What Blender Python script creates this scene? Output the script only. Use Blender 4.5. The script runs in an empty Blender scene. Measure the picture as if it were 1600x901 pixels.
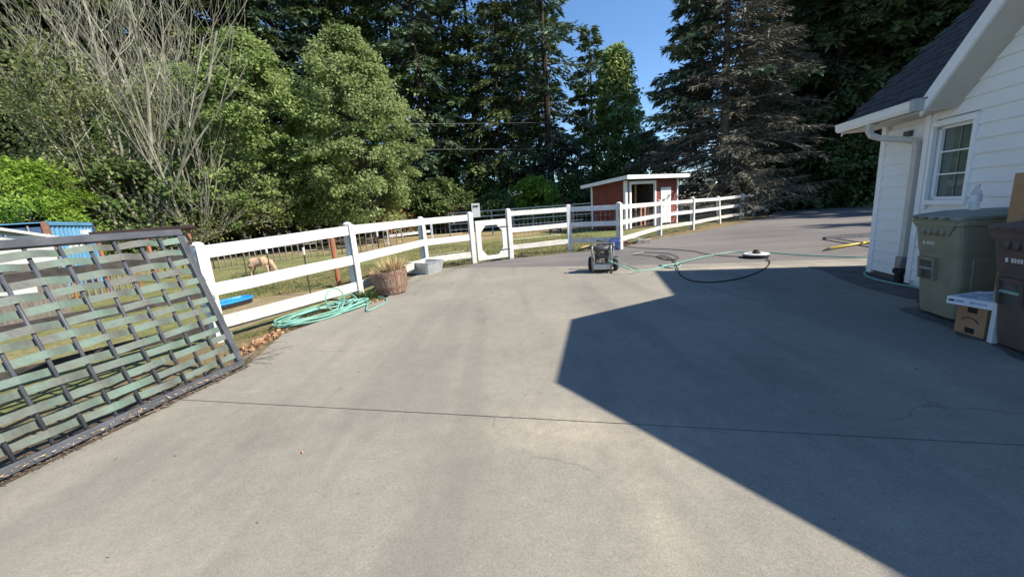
import bpy, math, random
import numpy as np
from mathutils import Vector, Matrix

random.seed(7)
rng = np.random.default_rng(7)
SC = bpy.context.scene
COL = SC.collection

# ------------------------------------------------------------------ camera
F, IW, IH, CAMH = 600.0, 1600.0, 901.0, 1.5
dn = np.array([1014 - 800.0, 3370 - 450.5, F]); dn /= np.linalg.norm(dn)
fw = np.array([0, 0, 1.0]); AY = fw - dn * (fw @ dn); AY /= np.linalg.norm(AY)
AZ = -dn
AX = np.cross(AY, AZ)
if AX[0] < 0: AX = -AX
cam_d = bpy.data.cameras.new('camera'); cam = bpy.data.objects.new('camera', cam_d); COL.objects.link(cam)
cam_d.sensor_width = 36.0; cam_d.lens = F / IW * 36.0; cam_d.clip_end = 3000; cam_d.clip_start = 0.05
r_ = Vector((AX[0], AY[0], AZ[0])); d_ = Vector((AX[1], AY[1], AZ[1])); f_ = Vector((AX[2], AY[2], AZ[2]))
mw = Matrix((( r_[0], -d_[0], -f_[0], 0), (r_[1], -d_[1], -f_[1], 0), (r_[2], -d_[2], -f_[2], CAMH), (0, 0, 0, 1)))
cam.matrix_world = mw
SC.camera = cam

def ray(u, v):
    d = np.array([u - 800.0, v - 450.5, F]); return np.array([d @ AX, d @ AY, d @ AZ])
def G(u, v, z=0.0):                       # photograph pixel -> the point of the ground it shows
    d = ray(u, v); t = (z - CAMH) / d[2]; return Vector((d[0] * t, d[1] * t, z))
def hor(u):
    return 450.5 - (dn[0] * (u - 800) + dn[2] * F) / dn[1]
def P(u, dist):                           # ground point on the bearing of column u, `dist` metres out
    d = ray(u, hor(u)); d = d[:2] / np.linalg.norm(d[:2]); return Vector((d[0] * dist, d[1] * dist, 0))

# ------------------------------------------------------------------ light
SUN_H = Vector((0.947, -0.322, 0)); SUN_H.normalize()
SUN_EL = math.radians(43.0)
sd = Vector((SUN_H.x * math.cos(SUN_EL), SUN_H.y * math.cos(SUN_EL), math.sin(SUN_EL)))
sl = bpy.data.lights.new('sun', 'SUN'); so = bpy.data.objects.new('sun', sl); COL.objects.link(so)
sl.energy = 4.9; sl.angle = math.radians(0.5); sl.color = (1.0, 0.915, 0.79)
so.rotation_euler = (-sd).to_track_quat('-Z', 'Y').to_euler()
so.location = sd * 60
W = bpy.data.worlds.new('World'); SC.world = W; W.use_nodes = True
wn = W.node_tree; wn.nodes.clear()
wo = wn.nodes.new('ShaderNodeOutputWorld'); wb = wn.nodes.new('ShaderNodeBackground'); sk = wn.nodes.new('ShaderNodeTexSky')
sk.sky_type = 'NISHITA'; sk.sun_disc = False; sk.sun_elevation = SUN_EL
sk.sun_rotation = math.atan2(sd.x, sd.y)
sk.air_density = 1.0; sk.dust_density = 0.0; sk.ozone_density = 6.0
wb.inputs['Strength'].default_value = 0.12
hs0 = wn.nodes.new('ShaderNodeHueSaturation'); hs0.inputs['Saturation'].default_value = 1.04; hs0.inputs['Value'].default_value = 1.0; wn.links.new(sk.outputs[0], hs0.inputs['Color']); wn.links.new(hs0.outputs[0], wb.inputs[0]); wn.links.new(wb.outputs[0], wo.inputs[0])
SC.view_settings.view_transform = 'Standard'; SC.view_settings.look = 'None'
SC.view_settings.exposure = 0.80; SC.view_settings.gamma = 1.0
SC.render.engine = 'CYCLES'
SC.cycles.max_bounces = 6; SC.cycles.diffuse_bounces = 3; SC.cycles.glossy_bounces = 3
SC.cycles.transparent_max_bounces = 8; SC.cycles.transmission_bounces = 4

# ------------------------------------------------------------------ materials
MATS = {}
def hx(c): return (c[0], c[1], c[2], 1.0)
def M(name, c1, c2=None, scale=6.0, rough=0.7, bump=0.0, bscale=None, metal=0.0, detail=5.0, lo=0.35, hi=0.65,
      stretch=None, spots=None, spec=0.4, island=0.0, transl=0.0, coord='Object'):
    """two colours mixed by noise, optional third colour in sparse spots, fine relief, per-piece value shift"""
    if name in MATS: return MATS[name]
    m = bpy.data.materials.new(name); m.use_nodes = True; MATS[name] = m
    nt = m.node_tree; N = nt.nodes; L = nt.links
    b = N['Principled BSDF']; b.inputs['Roughness'].default_value = rough; b.inputs['Metallic'].default_value = metal
    b.inputs['Specular IOR Level'].default_value = spec
    tc = N.new('ShaderNodeTexCoord'); vec = tc.outputs[coord]
    if stretch:
        mp = N.new('ShaderNodeMapping'); mp.inputs['Scale'].default_value = stretch; L.new(vec, mp.inputs[0]); vec = mp.outputs[0]
    col = None
    if c2 is not None:
        nz = N.new('ShaderNodeTexNoise'); nz.inputs['Scale'].default_value = scale; nz.inputs['Detail'].default_value = detail
        nz.inputs['Roughness'].default_value = 0.6; L.new(vec, nz.inputs['Vector'])
        rp = N.new('ShaderNodeValToRGB'); rp.color_ramp.elements[0].position = lo; rp.color_ramp.elements[1].position = hi
        rp.color_ramp.elements[0].color = hx(c1); rp.color_ramp.elements[1].color = hx(c2); L.new(nz.outputs['Fac'], rp.inputs[0])
        col = rp.outputs[0]
        if spots:
            c3, s3, t3 = spots
            n3 = N.new('ShaderNodeTexNoise'); n3.inputs['Scale'].default_value = s3; n3.inputs['Detail'].default_value = 6
            n3.inputs['Roughness'].default_value = 0.7; L.new(vec, n3.inputs['Vector'])
            r3 = N.new('ShaderNodeMapRange'); r3.inputs['From Min'].default_value = t3; r3.inputs['From Max'].default_value = t3 + 0.08
            L.new(n3.outputs['Fac'], r3.inputs[0])
            mx = N.new('ShaderNodeMix'); mx.data_type = 'RGBA'; L.new(r3.outputs[0], mx.inputs[0]); L.new(col, mx.inputs[6])
            mx.inputs[7].default_value = hx(c3); col = mx.outputs[2]
        if island:
            ge = N.new('ShaderNodeNewGeometry'); hs = N.new('ShaderNodeHueSaturation')
            mr = N.new('ShaderNodeMapRange'); mr.inputs['To Min'].default_value = 1 - island; mr.inputs['To Max'].default_value = 1 + island
            L.new(ge.outputs['Random Per Island'], mr.inputs[0]); L.new(mr.outputs[0], hs.inputs['Value']); L.new(col, hs.inputs['Color']); col = hs.outputs[0]
        L.new(col, b.inputs['Base Color'])
    else:
        b.inputs['Base Color'].default_value = hx(c1)
    if bump:
        bz = N.new('ShaderNodeTexNoise'); bz.inputs['Scale'].default_value = bscale or scale * 6; bz.inputs['Detail'].default_value = 4
        L.new(vec, bz.inputs['Vector'])
        bp = N.new('ShaderNodeBump'); bp.inputs['Strength'].default_value = bump; bp.inputs['Distance'].default_value = 0.02
        L.new(bz.outputs['Fac'], bp.inputs['Height']); L.new(bp.outputs[0], b.inputs['Normal'])
    if transl:
        tr = N.new('ShaderNodeBsdfTranslucent'); ms = N.new('ShaderNodeMixShader'); ms.inputs[0].default_value = transl
        if col: L.new(col, tr.inputs[0])
        else: tr.inputs[0].default_value = hx(c1)
        L.new(b.outputs[0], ms.inputs[1]); L.new(tr.outputs[0], ms.inputs[2]); L.new(ms.outputs[0], N['Material Output'].inputs[0])
    return m

def concrete_mat():
    m = bpy.data.materials.new('concrete'); m.use_nodes = True; nt = m.node_tree; N = nt.nodes; L = nt.links
    b = N['Principled BSDF']; b.inputs['Roughness'].default_value = 0.85; b.inputs['Specular IOR Level'].default_value = 0.25
    geo = N.new('ShaderNodeNewGeometry'); pos = geo.outputs['Position']
    def noise(s, d=6, r=0.6, vec=None, dist=0.0):
        n = N.new('ShaderNodeTexNoise'); n.inputs['Scale'].default_value = s; n.inputs['Detail'].default_value = d
        n.inputs['Roughness'].default_value = r; n.inputs['Distortion'].default_value = dist; L.new(vec or pos, n.inputs['Vector']); return n.outputs['Fac']
    def ramp(f, stops):
        r = N.new('ShaderNodeValToRGB'); els = r.color_ramp.elements
        els[0].position, els[0].color = stops[0][0], hx(stops[0][1]); els[1].position, els[1].color = stops[-1][0], hx(stops[-1][1])
        for p, c in stops[1:-1]:
            e = els.new(p); e.color = hx(c)
        L.new(f, r.inputs[0]); return r.outputs[0]
    def mix(f, a, c, mode='MIX'):
        x = N.new('ShaderNodeMix'); x.data_type = 'RGBA'; x.blend_type = mode
        if isinstance(f, float): x.inputs[0].default_value = f
        else: L.new(f, x.inputs[0])
        L.new(a, x.inputs[6])
        if isinstance(c, tuple): x.inputs[7].default_value = hx(c)
        else: L.new(c, x.inputs[7])
        return x.outputs[2]
    def scaled0(f, k):
        q = N.new('ShaderNodeMath'); q.operation = 'MULTIPLY'; L.new(f, q.inputs[0]); q.inputs[1].default_value = k; return q.outputs[0]
    base = ramp(noise(0.55, 7, 0.62), [(0.32, (0.212, 0.200, 0.172)), (0.44, (0.252, 0.239, 0.205)), (0.56, (0.278, 0.262, 0.222)), (0.68, (0.325, 0.303, 0.252))])
    # brushed streaks along the driveway and cloudy cement bloom
    mp = N.new('ShaderNodeMapping'); mp.inputs['Rotation'].default_value = (0, 0, math.radians(13)); mp.inputs['Scale'].default_value = (2.2, 0.35, 1); L.new(pos, mp.inputs[0])
    streak = ramp(noise(1.3, 6, 0.65, mp.outputs[0]), [(0.42, (0.0, 0, 0)), (0.72, (1, 1, 1))])
    c = mix(scaled0(streak, 0.5), base, (0.305, 0.283, 0.236))
    # pale efflorescence patch down the slab, broken by noise
    def blob(cx, cy, rx, ry, rot, edge, ns):
        mm = N.new('ShaderNodeMapping'); mm.vector_type = 'TEXTURE'; mm.inputs['Location'].default_value = (cx, cy, 0); mm.inputs['Rotation'].default_value = (0, 0, rot)
        mm.inputs['Scale'].default_value = (rx, ry, 1); L.new(pos, mm.inputs[0])
        ln = N.new('ShaderNodeVectorMath'); ln.operation = 'LENGTH'; L.new(mm.outputs[0], ln.inputs[0])
        ad = N.new('ShaderNodeMath'); ad.operation = 'MULTIPLY_ADD'; L.new(noise(ns, 7, 0.7, None, 0.6), ad.inputs[0]); ad.inputs[1].default_value = 2.4
        sb = N.new('ShaderNodeMath'); sb.operation = 'SUBTRACT'; sb.inputs[0].default_value = -0.15; L.new(ln.outputs['Value'], sb.inputs[1]); L.new(sb.outputs[0], ad.inputs[2])
        mr = N.new('ShaderNodeMapRange'); mr.inputs['From Min'].default_value = 0.0; mr.inputs['From Max'].default_value = edge; L.new(ad.outputs[0], mr.inputs[0]); return mr.outputs[0]
    def scaled(f, k):
        q = N.new('ShaderNodeMath'); q.operation = 'MULTIPLY'; L.new(f, q.inputs[0]); q.inputs[1].default_value = k; return q.outputs[0]
    c = mix(scaled(blob(0.62, 1.55, 0.16, 1.2, -0.1, 1.3, 5.0), 0.55), c, (0.40, 0.36, 0.28))
    c = mix(scaled(blob(0.4, 2.35, 0.9, 0.35, -0.2, 1.1, 9.0), 0.6), c, (0.44, 0.385, 0.295))
    c = mix(scaled(blob(4.5, 7.75, 2.6, 0.32, -0.2, 0.9, 5.0), 0.8), c, (0.43, 0.38, 0.305))
    c = mix(scaled(blob(-0.9, 6.3, 1.3, 0.5, -0.3, 1.2, 5.0), 0.35), c, (0.21, 0.197, 0.178))
    # scuffs
    mp2 = N.new('ShaderNodeMapping'); mp2.inputs['Rotation'].default_value = (0, 0, math.radians(-55)); mp2.inputs['Scale'].default_value = (0.5, 7.0, 1); L.new(pos, mp2.inputs[0])
    sc = ramp(noise(2.0, 4, 0.6, mp2.outputs[0]), [(0.69, (0, 0, 0)), (0.73, (1, 1, 1))]); c = mix(scaled(sc, 0.35), c, (0.44, 0.41, 0.35))
    # blistered cement texture, sand grain
    vo = N.new('ShaderNodeTexVoronoi'); vo.inputs['Scale'].default_value = 240; L.new(pos, vo.inputs['Vector'])
    grain = ramp(vo.outputs['Color'], [(0.0, (0.72, 0.71, 0.69)), (0.8, (1.1, 1.1, 1.1)), (1.0, (1.3, 1.28, 1.22))])
    c = mix(0.7, c, grain, 'MULTIPLY')
    fine = ramp(noise(60, 5, 0.8), [(0.35, (0.72, 0.71, 0.70)), (0.5, (1, 1, 1)), (0.66, (1.22, 1.2, 1.15))]); c = mix(0.55, c, fine, 'MULTIPLY')
    mott = ramp(noise(7, 8, 0.75), [(0.36, (0.92, 0.918, 0.915)), (0.64, (1.07, 1.068, 1.06))]); c = mix(1.0, c, mott, 'MULTIPLY')
    pit = ramp(noise(170, 2, 0.5), [(0.70, (1, 1, 1)), (0.76, (0.45, 0.43, 0.4))]); c = mix(0.7, c, pit, 'MULTIPLY')
    # faint darker wheel paths, a few old drips
    mp4 = N.new('ShaderNodeMapping'); mp4.inputs['Rotation'].default_value = (0, 0, math.radians(13)); mp4.inputs['Scale'].default_value = (1.1, 0.12, 1); L.new(pos, mp4.inputs[0])
    tyre = ramp(noise(1.6, 3, 0.5, mp4.outputs[0], 0.4), [(0.50, (0, 0, 0)), (0.62, (1, 1, 1))]); c = mix(scaled(tyre, 0.32), c, (0.165, 0.158, 0.142))
    drip = ramp(noise(2.6, 3, 0.55), [(0.70, (0, 0, 0)), (0.76, (1, 1, 1))]); c = mix(scaled(drip, 0.5), c, (0.14, 0.132, 0.118))
    # hairline crack
    vc = N.new('ShaderNodeTexVoronoi'); vc.feature = 'DISTANCE_TO_EDGE'; vc.inputs['Scale'].default_value = 0.33
    nv = N.new('ShaderNodeTexNoise'); nv.inputs['Scale'].default_value = 3.0; nv.inputs['Detail'].default_value = 6; L.new(pos, nv.inputs['Vector'])
    av = N.new('ShaderNodeVectorMath'); av.operation = 'MULTIPLY_ADD'; L.new(nv.outputs['Color'], av.inputs[0]); av.inputs[1].default_value = (0.5, 0.5, 0); L.new(pos, av.inputs[2]); L.new(av.outputs[0], vc.inputs['Vector'])
    ck = ramp(vc.outputs['Distance'], [(0.0, (1, 1, 1)), (0.0016, (0, 0, 0))])
    gate = ramp(noise(0.7, 2), [(0.55, (0, 0, 0)), (0.6, (1, 1, 1))])
    mmx = N.new('ShaderNodeMath'); mmx.operation = 'MULTIPLY'; L.new(ck, mmx.inputs[0]); L.new(gate, mmx.inputs[1])
    c = mix(scaled(mmx.outputs[0], 0.5), c, (0.12, 0.11, 0.10))
    L.new(c, b.inputs['Base Color'])
    bp = N.new('ShaderNodeBump'); bp.inputs['Strength'].default_value = 0.35; bp.inputs['Distance'].default_value = 0.006
    L.new(noise(120, 4, 0.7), bp.inputs['Height']); L.new(bp.outputs[0], b.inputs['Normal'])
    return m

def surf_mat(name, stops, scale, stops2=None, scale2=1, f2=0.5, fine=40, bump=0.5, bdist=0.03, stretch=None, rough=0.95):
    m = bpy.data.materials.new(name); m.use_nodes = True; nt = m.node_tree; N = nt.nodes; L = nt.links; MATS[name] = m
    b = N['Principled BSDF']; b.inputs['Roughness'].default_value = rough; b.inputs['Specular IOR Level'].default_value = 0.2
    geo = N.new('ShaderNodeNewGeometry'); pos = geo.outputs['Position']
    if stretch:
        mp = N.new('ShaderNodeMapping'); mp.inputs['Rotation'].default_value = (0, 0, stretch[0]); mp.inputs['Scale'].default_value = stretch[1]; L.new(pos, mp.inputs[0]); vec = mp.outputs[0]
    else: vec = pos
    def noise(s, v): 
        n = N.new('ShaderNodeTexNoise'); n.inputs['Scale'].default_value = s; n.inputs['Detail'].default_value = 7; n.inputs['Roughness'].default_value = 0.65; L.new(v, n.inputs['Vector']); return n.outputs['Fac']
    def ramp(f, st):
        r = N.new('ShaderNodeValToRGB'); e = r.color_ramp.elements; e[0].position, e[0].color = st[0][0], hx(st[0][1]); e[1].position, e[1].color = st[-1][0], hx(st[-1][1])
        for p, c in st[1:-1]:
            q = e.new(p); q.color = hx(c)
        L.new(f, r.inputs[0]); return r.outputs[0]
    c = ramp(noise(scale, vec), stops)
    if stops2:
        x = N.new('ShaderNodeMix'); x.data_type = 'RGBA'; x.inputs[0].default_value = f2; L.new(c, x.inputs[6]); L.new(ramp(noise(scale2, pos), stops2), x.inputs[7]); c = x.outputs[2]
    x = N.new('ShaderNodeMix'); x.data_type = 'RGBA'; x.blend_type = 'MULTIPLY'; x.inputs[0].default_value = 0.9; L.new(c, x.inputs[6])
    L.new(ramp(noise(fine, pos), [(0.33, (0.6, 0.6, 0.6)), (0.67, (1.4, 1.4, 1.4))]), x.inputs[7]); c = x.outputs[2]
    L.new(c, b.inputs['Base Color'])
    bp = N.new('ShaderNodeBump'); bp.inputs['Strength'].default_value = bump; bp.inputs['Distance'].default_value = bdist; L.new(noise(fine * 1.3, pos), bp.inputs['Height']); L.new(bp.outputs[0], b.inputs['Normal'])
    return m

m_conc = concrete_mat()
m_asph = surf_mat('asphalt', [(0.3, (0.11, 0.106, 0.108)), (0.5, (0.165, 0.156, 0.15)), (0.72, (0.24, 0.22, 0.195))], 0.8,
                  [(0.35, (0.11, 0.104, 0.104)), (0.65, (0.21, 0.195, 0.18))], 0.25, 0.5, 70, 0.5, 0.01, (math.radians(13), (0.25, 1.6, 1)))
m_past = surf_mat('pasture_grass', [(0.3, (0.10, 0.135, 0.045)), (0.5, (0.19, 0.20, 0.075)), (0.66, (0.34, 0.28, 0.135))], 0.35,
                  [(0.35, (0.10, 0.15, 0.045)), (0.65, (0.29, 0.25, 0.115))], 1.6, 0.45, 14, 0.9, 0.06)
m_floor = surf_mat('forest_floor', [(0.3, (0.035, 0.03, 0.02)), (0.7, (0.12, 0.10, 0.06))], 0.5, None, 1, 0, 9, 0.8, 0.06)
m_verge = surf_mat('dry_verge', [(0.3, (0.10, 0.085, 0.045)), (0.5, (0.22, 0.17, 0.09)), (0.7, (0.30, 0.20, 0.11))], 2.2,
                  [(0.35, (0.09, 0.10, 0.04)), (0.65, (0.28, 0.22, 0.12))], 5, 0.4, 45, 0.9, 0.03)
m_dirt = surf_mat('damp_dirt', [(0.3, (0.10, 0.093, 0.086)), (0.7, (0.16, 0.15, 0.138))], 3.0, None, 1, 0, 80, 0.6, 0.015)
m_tan = surf_mat('tan_dirt', [(0.3, (0.20, 0.16, 0.085)), (0.5, (0.30, 0.235, 0.14)), (0.7, (0.38, 0.30, 0.19))], 1.8, [(0.4, (0.16, 0.17, 0.07)), (0.6, (0.33, 0.26, 0.155))], 3.5, 0.4, 35, 0.8, 0.03)
m_drygrass = surf_mat('dry_field', [(0.3, (0.21, 0.16, 0.075)), (0.7, (0.36, 0.28, 0.15))], 0.6, None, 1, 0, 20, 0.8, 0.04)
m_white = M('white_paint', (0.56, 0.56, 0.535), (0.70, 0.70, 0.68), 3, 0.55, 0.15, 40, spots=((0.46, 0.44, 0.38), 7.0, 0.64), stretch=(1, 1, 1))
m_whitew = M('weathered_white_paint', (0.50, 0.48, 0.43), (0.66, 0.65, 0.61), 4, 0.7, 0.3, 30, spots=((0.36, 0.34, 0.27), 5.0, 0.58))
m_siding = M('siding_paint', (0.79, 0.795, 0.775), (0.84, 0.84, 0.82), 1.5, 0.6, 0.1, 60, spots=((0.62, 0.61, 0.56), 3.0, 0.66))
m_trim = M('trim_paint', (0.82, 0.82, 0.81), (0.86, 0.86, 0.85), 3, 0.5)
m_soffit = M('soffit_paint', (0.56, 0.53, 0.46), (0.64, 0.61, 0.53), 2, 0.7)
m_pipe = M('downspout_paint', (0.52, 0.49, 0.44), (0.60, 0.57, 0.51), 3, 0.5)
m_shingle = M('shingle', (0.035, 0.034, 0.038), (0.075, 0.072, 0.075), 14, 0.95, 0.5, 120, island=0.3)
m_glass = M('window_glass', (0.10, 0.125, 0.11), (0.13, 0.155, 0.135), 2, 0.04, spec=0.9)  # reflected trees and curtains behind put into the green-grey base colour
m_dark = M('dark_interior', (0.018, 0.016, 0.015))
m_black = M('black_rubber', (0.014, 0.014, 0.015), (0.03, 0.03, 0.03), 20, 0.75)
m_frame = M('charcoal_steel', (0.05, 0.056, 0.07), (0.09, 0.098, 0.115), 5, 0.5, 0.1, 60, metal=0.0, spots=((0.2, 0.19, 0.17), 14, 0.70))
m_strap = M('patinated_strap', (0.105, 0.108, 0.098), (0.125, 0.195, 0.16), 3.2, 0.6, 0.2, 40, lo=0.38, hi=0.66, spots=((0.27, 0.22, 0.20), 6, 0.66), island=0.16, coord='Generated' if False else 'Object')
m_red = M('red_siding', (0.17, 0.042, 0.032), (0.25, 0.066, 0.048), 3, 0.7, 0.2, 40)
m_redlit = m_red
m_wood = M('raw_wood', (0.30, 0.15, 0.07), (0.42, 0.24, 0.12), 5, 0.8, stretch=(4, 4, 0.5))
m_rustpost = M('rust_stained_post', (0.28, 0.095, 0.045), (0.38, 0.15, 0.08), 6, 0.8, 0.3)
m_greypost = M('grey_wood', (0.16, 0.135, 0.11), (0.28, 0.245, 0.205), 8, 0.9, 0.4, stretch=(3, 3, 0.5))
m_shadewood = M('shade_dark_wood', (0.03, 0.028, 0.026), (0.07, 0.062, 0.055), 6, 0.9, 0.3)  # dark tone carries shade on the hidden rails and inside the shed
m_wire = M('galvanised_wire', (0.32, 0.31, 0.29), None, rough=0.5, metal=0.6)
m_tpost = M('dark_green_steel', (0.035, 0.045, 0.035), (0.07, 0.07, 0.055), 9, 0.7)
m_hose = M('teal_hose', (0.15, 0.36, 0.29), (0.24, 0.49, 0.41), 9, 0.42, spots=((0.30, 0.50, 0.42), 20, 0.66))
m_hosegrey = M('faded_hose', (0.20, 0.30, 0.24), (0.34, 0.46, 0.38), 8, 0.5)
m_greenbin = M('olive_plastic', (0.23, 0.222, 0.15), (0.28, 0.27, 0.19), 5, 0.6, 0.12, 90)
m_greenlid = M('olive_lid_plastic', (0.19, 0.205, 0.18), (0.27, 0.285, 0.25), 4, 0.6, 0.1, 90)
m_brownbin = M('brown_plastic', (0.095, 0.066, 0.058), (0.13, 0.095, 0.085), 5, 0.6, 0.12, 90)
m_card = M('cardboard', (0.33, 0.195, 0.10), (0.40, 0.245, 0.13), 4, 0.9, 0.1, 30)
m_cardw = M('white_card', (0.66, 0.67, 0.72), (0.74, 0.75, 0.79), 6, 0.6)
m_print = M('blue_print', (0.20, 0.25, 0.42), (0.42, 0.47, 0.62), 14, 0.6)
m_ink = M('black_ink', (0.03, 0.03, 0.035), None, rough=0.6)
m_stamp = M('white_stamp', (0.55, 0.55, 0.53), (0.7, 0.7, 0.68), 30, 0.7)
m_pet = M('bottle_plastic', (0.80, 0.86, 0.90), None, rough=0.06, spec=0.6); m_pet.node_tree.nodes['Principled BSDF'].inputs['Transmission Weight'].default_value = 0.85; m_pet.node_tree.nodes['Principled BSDF'].inputs['IOR'].default_value = 1.15
m_alu = M('aluminium', (0.52, 0.53, 0.55), (0.64, 0.65, 0.66), 12, 0.35, metal=0.7)
m_yellow = M('yellow_fibreglass', (0.72, 0.50, 0.03), (0.80, 0.58, 0.06), 9, 0.45)
m_blue = M('blue_plastic', (0.035, 0.06, 0.20), (0.055, 0.09, 0.27), 6, 0.4)
m_bluetray = M('bright_blue_plastic', (0.02, 0.22, 0.62), (0.03, 0.30, 0.75), 6, 0.45)
m_redp = M('red_plastic', (0.55, 0.04, 0.06), (0.65, 0.07, 0.09), 9, 0.4)
m_grey = M('grey_metal', (0.20, 0.20, 0.195), (0.31, 0.31, 0.30), 14, 0.45, metal=0.3, spots=((0.2, 0.16, 0.12), 25, 0.66))
m_greyd = M('dark_grey_plastic', (0.05, 0.052, 0.05), (0.11, 0.115, 0.11), 9, 0.5)
m_brass = M('dirty_brass', (0.22, 0.13, 0.07), (0.42, 0.34, 0.26), 30, 0.45, metal=0.5)
m_cont = M('container_blue', (0.10, 0.27, 0.46), (0.15, 0.36, 0.58), 1.4, 0.6, spots=((0.17, 0.10, 0.07), 2.5, 0.70))
m_contshade = M('container_shade_blue', (0.035, 0.075, 0.16), (0.06, 0.11, 0.22), 2, 0.6)  # container blue darkened for the doors' shaded end, also on posts
m_rust = M('rusty_steel', (0.20, 0.09, 0.055), (0.32, 0.17, 0.11), 5, 0.85)
m_tub = M('galvanised_tub', (0.33, 0.36, 0.37), (0.47, 0.50, 0.51), 6, 0.5, metal=0.25, spots=((0.25, 0.24, 0.21), 8, 0.68))
m_stave = M('barrel_wood', (0.17, 0.105, 0.075), (0.31, 0.22, 0.17), 6, 0.85, 0.4, stretch=(3, 3, 0.7), spots=((0.27, 0.10, 0.055), 5, 0.60), island=0.2)
m_hoop = M('rusty_hoop', (0.15, 0.075, 0.05), (0.26, 0.16, 0.12), 12, 0.8)
m_soil = M('dry_soil', (0.05, 0.038, 0.025), (0.12, 0.09, 0.06), 20, 1.0, 0.8, 60)
m_straw = M('dry_straw', (0.46, 0.32, 0.15), (0.62, 0.48, 0.28), 3, 0.85, island=0.3)
m_bark = M('dark_bark', (0.028, 0.021, 0.016), (0.075, 0.058, 0.045), 3, 0.95, 0.6, 14, stretch=(3, 3, 0.6))
m_barkg = M('grey_bark', (0.11, 0.095, 0.075), (0.22, 0.20, 0.165), 4, 0.95, 0.5, 20)
m_lichen = M('lichen_bark', (0.17, 0.16, 0.12), (0.36, 0.35, 0.27), 2.5, 0.95, 0.4, 20)
m_deadtwig = M('dead_conifer_twig', (0.105, 0.096, 0.072), (0.29, 0.27, 0.205), 1.2, 0.95, island=0.4)
def leafmat(n, a, b, s=0.5, isl=0.35, tr=0.3): return M(n, a, b, s, 0.55, island=isl, transl=tr, spec=0.3)
m_fir = leafmat('fir_needles', (0.070, 0.122, 0.045), (0.170, 0.222, 0.080), 0.35, 0.4, 0.15)
m_firb = leafmat('blue_fir_needles', (0.060, 0.110, 0.065), (0.145, 0.200, 0.112), 0.35, 0.4, 0.15)
m_cedar = leafmat('cedar_sprays', (0.075, 0.112, 0.036), (0.150, 0.185, 0.07), 0.4, 0.4, 0.15)
m_leaf = leafmat('maple_leaves', (0.18, 0.27, 0.08), (0.32, 0.40, 0.145), 0.5, 0.45, 0.5)
m_leaf2 = leafmat('paler_leaves', (0.19, 0.265, 0.095), (0.33, 0.395, 0.165), 0.5, 0.45, 0.5)
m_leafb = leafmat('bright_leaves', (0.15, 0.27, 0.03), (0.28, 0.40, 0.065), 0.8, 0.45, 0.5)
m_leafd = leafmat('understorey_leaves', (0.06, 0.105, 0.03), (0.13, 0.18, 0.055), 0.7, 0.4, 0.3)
m_leafo = leafmat('ochre_leaves', (0.18, 0.13, 0.045), (0.30, 0.21, 0.09), 0.7, 0.4, 0.3)
m_leafs = leafmat('sparse_leaves', (0.13, 0.16, 0.055), (0.25, 0.27, 0.11), 0.7, 0.45, 0.5)
m_browneedle = leafmat('brown_needles', (0.042, 0.041, 0.027), (0.098, 0.090, 0.058), 0.8, 0.4, 0.1)
m_deadleaf = M('dead_leaves', (0.28, 0.15, 0.075), (0.46, 0.29, 0.17), 8, 0.8, island=0.4)
m_blade = leafmat('grass_blades', (0.13, 0.165, 0.055), (0.33, 0.28, 0.13), 0.6, 0.4, 0.25)
m_twig = M('dry_twig', (0.13, 0.10, 0.075), (0.24, 0.19, 0.15), 9, 0.9)
m_fleece = M('tan_fleece', (0.42, 0.27, 0.16), (0.56, 0.40, 0.27), 7, 0.95, 0.5, 30)
m_goatd = M('black_coat', (0.018, 0.016, 0.017), (0.045, 0.04, 0.04), 7, 0.8)
m_corral = M('blue_pipe_paint', (0.055, 0.085, 0.12), (0.09, 0.125, 0.165), 5, 0.5)
m_disc = M('white_disc_plastic', (0.56, 0.56, 0.54), (0.70, 0.70, 0.68), 8, 0.5)

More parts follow.
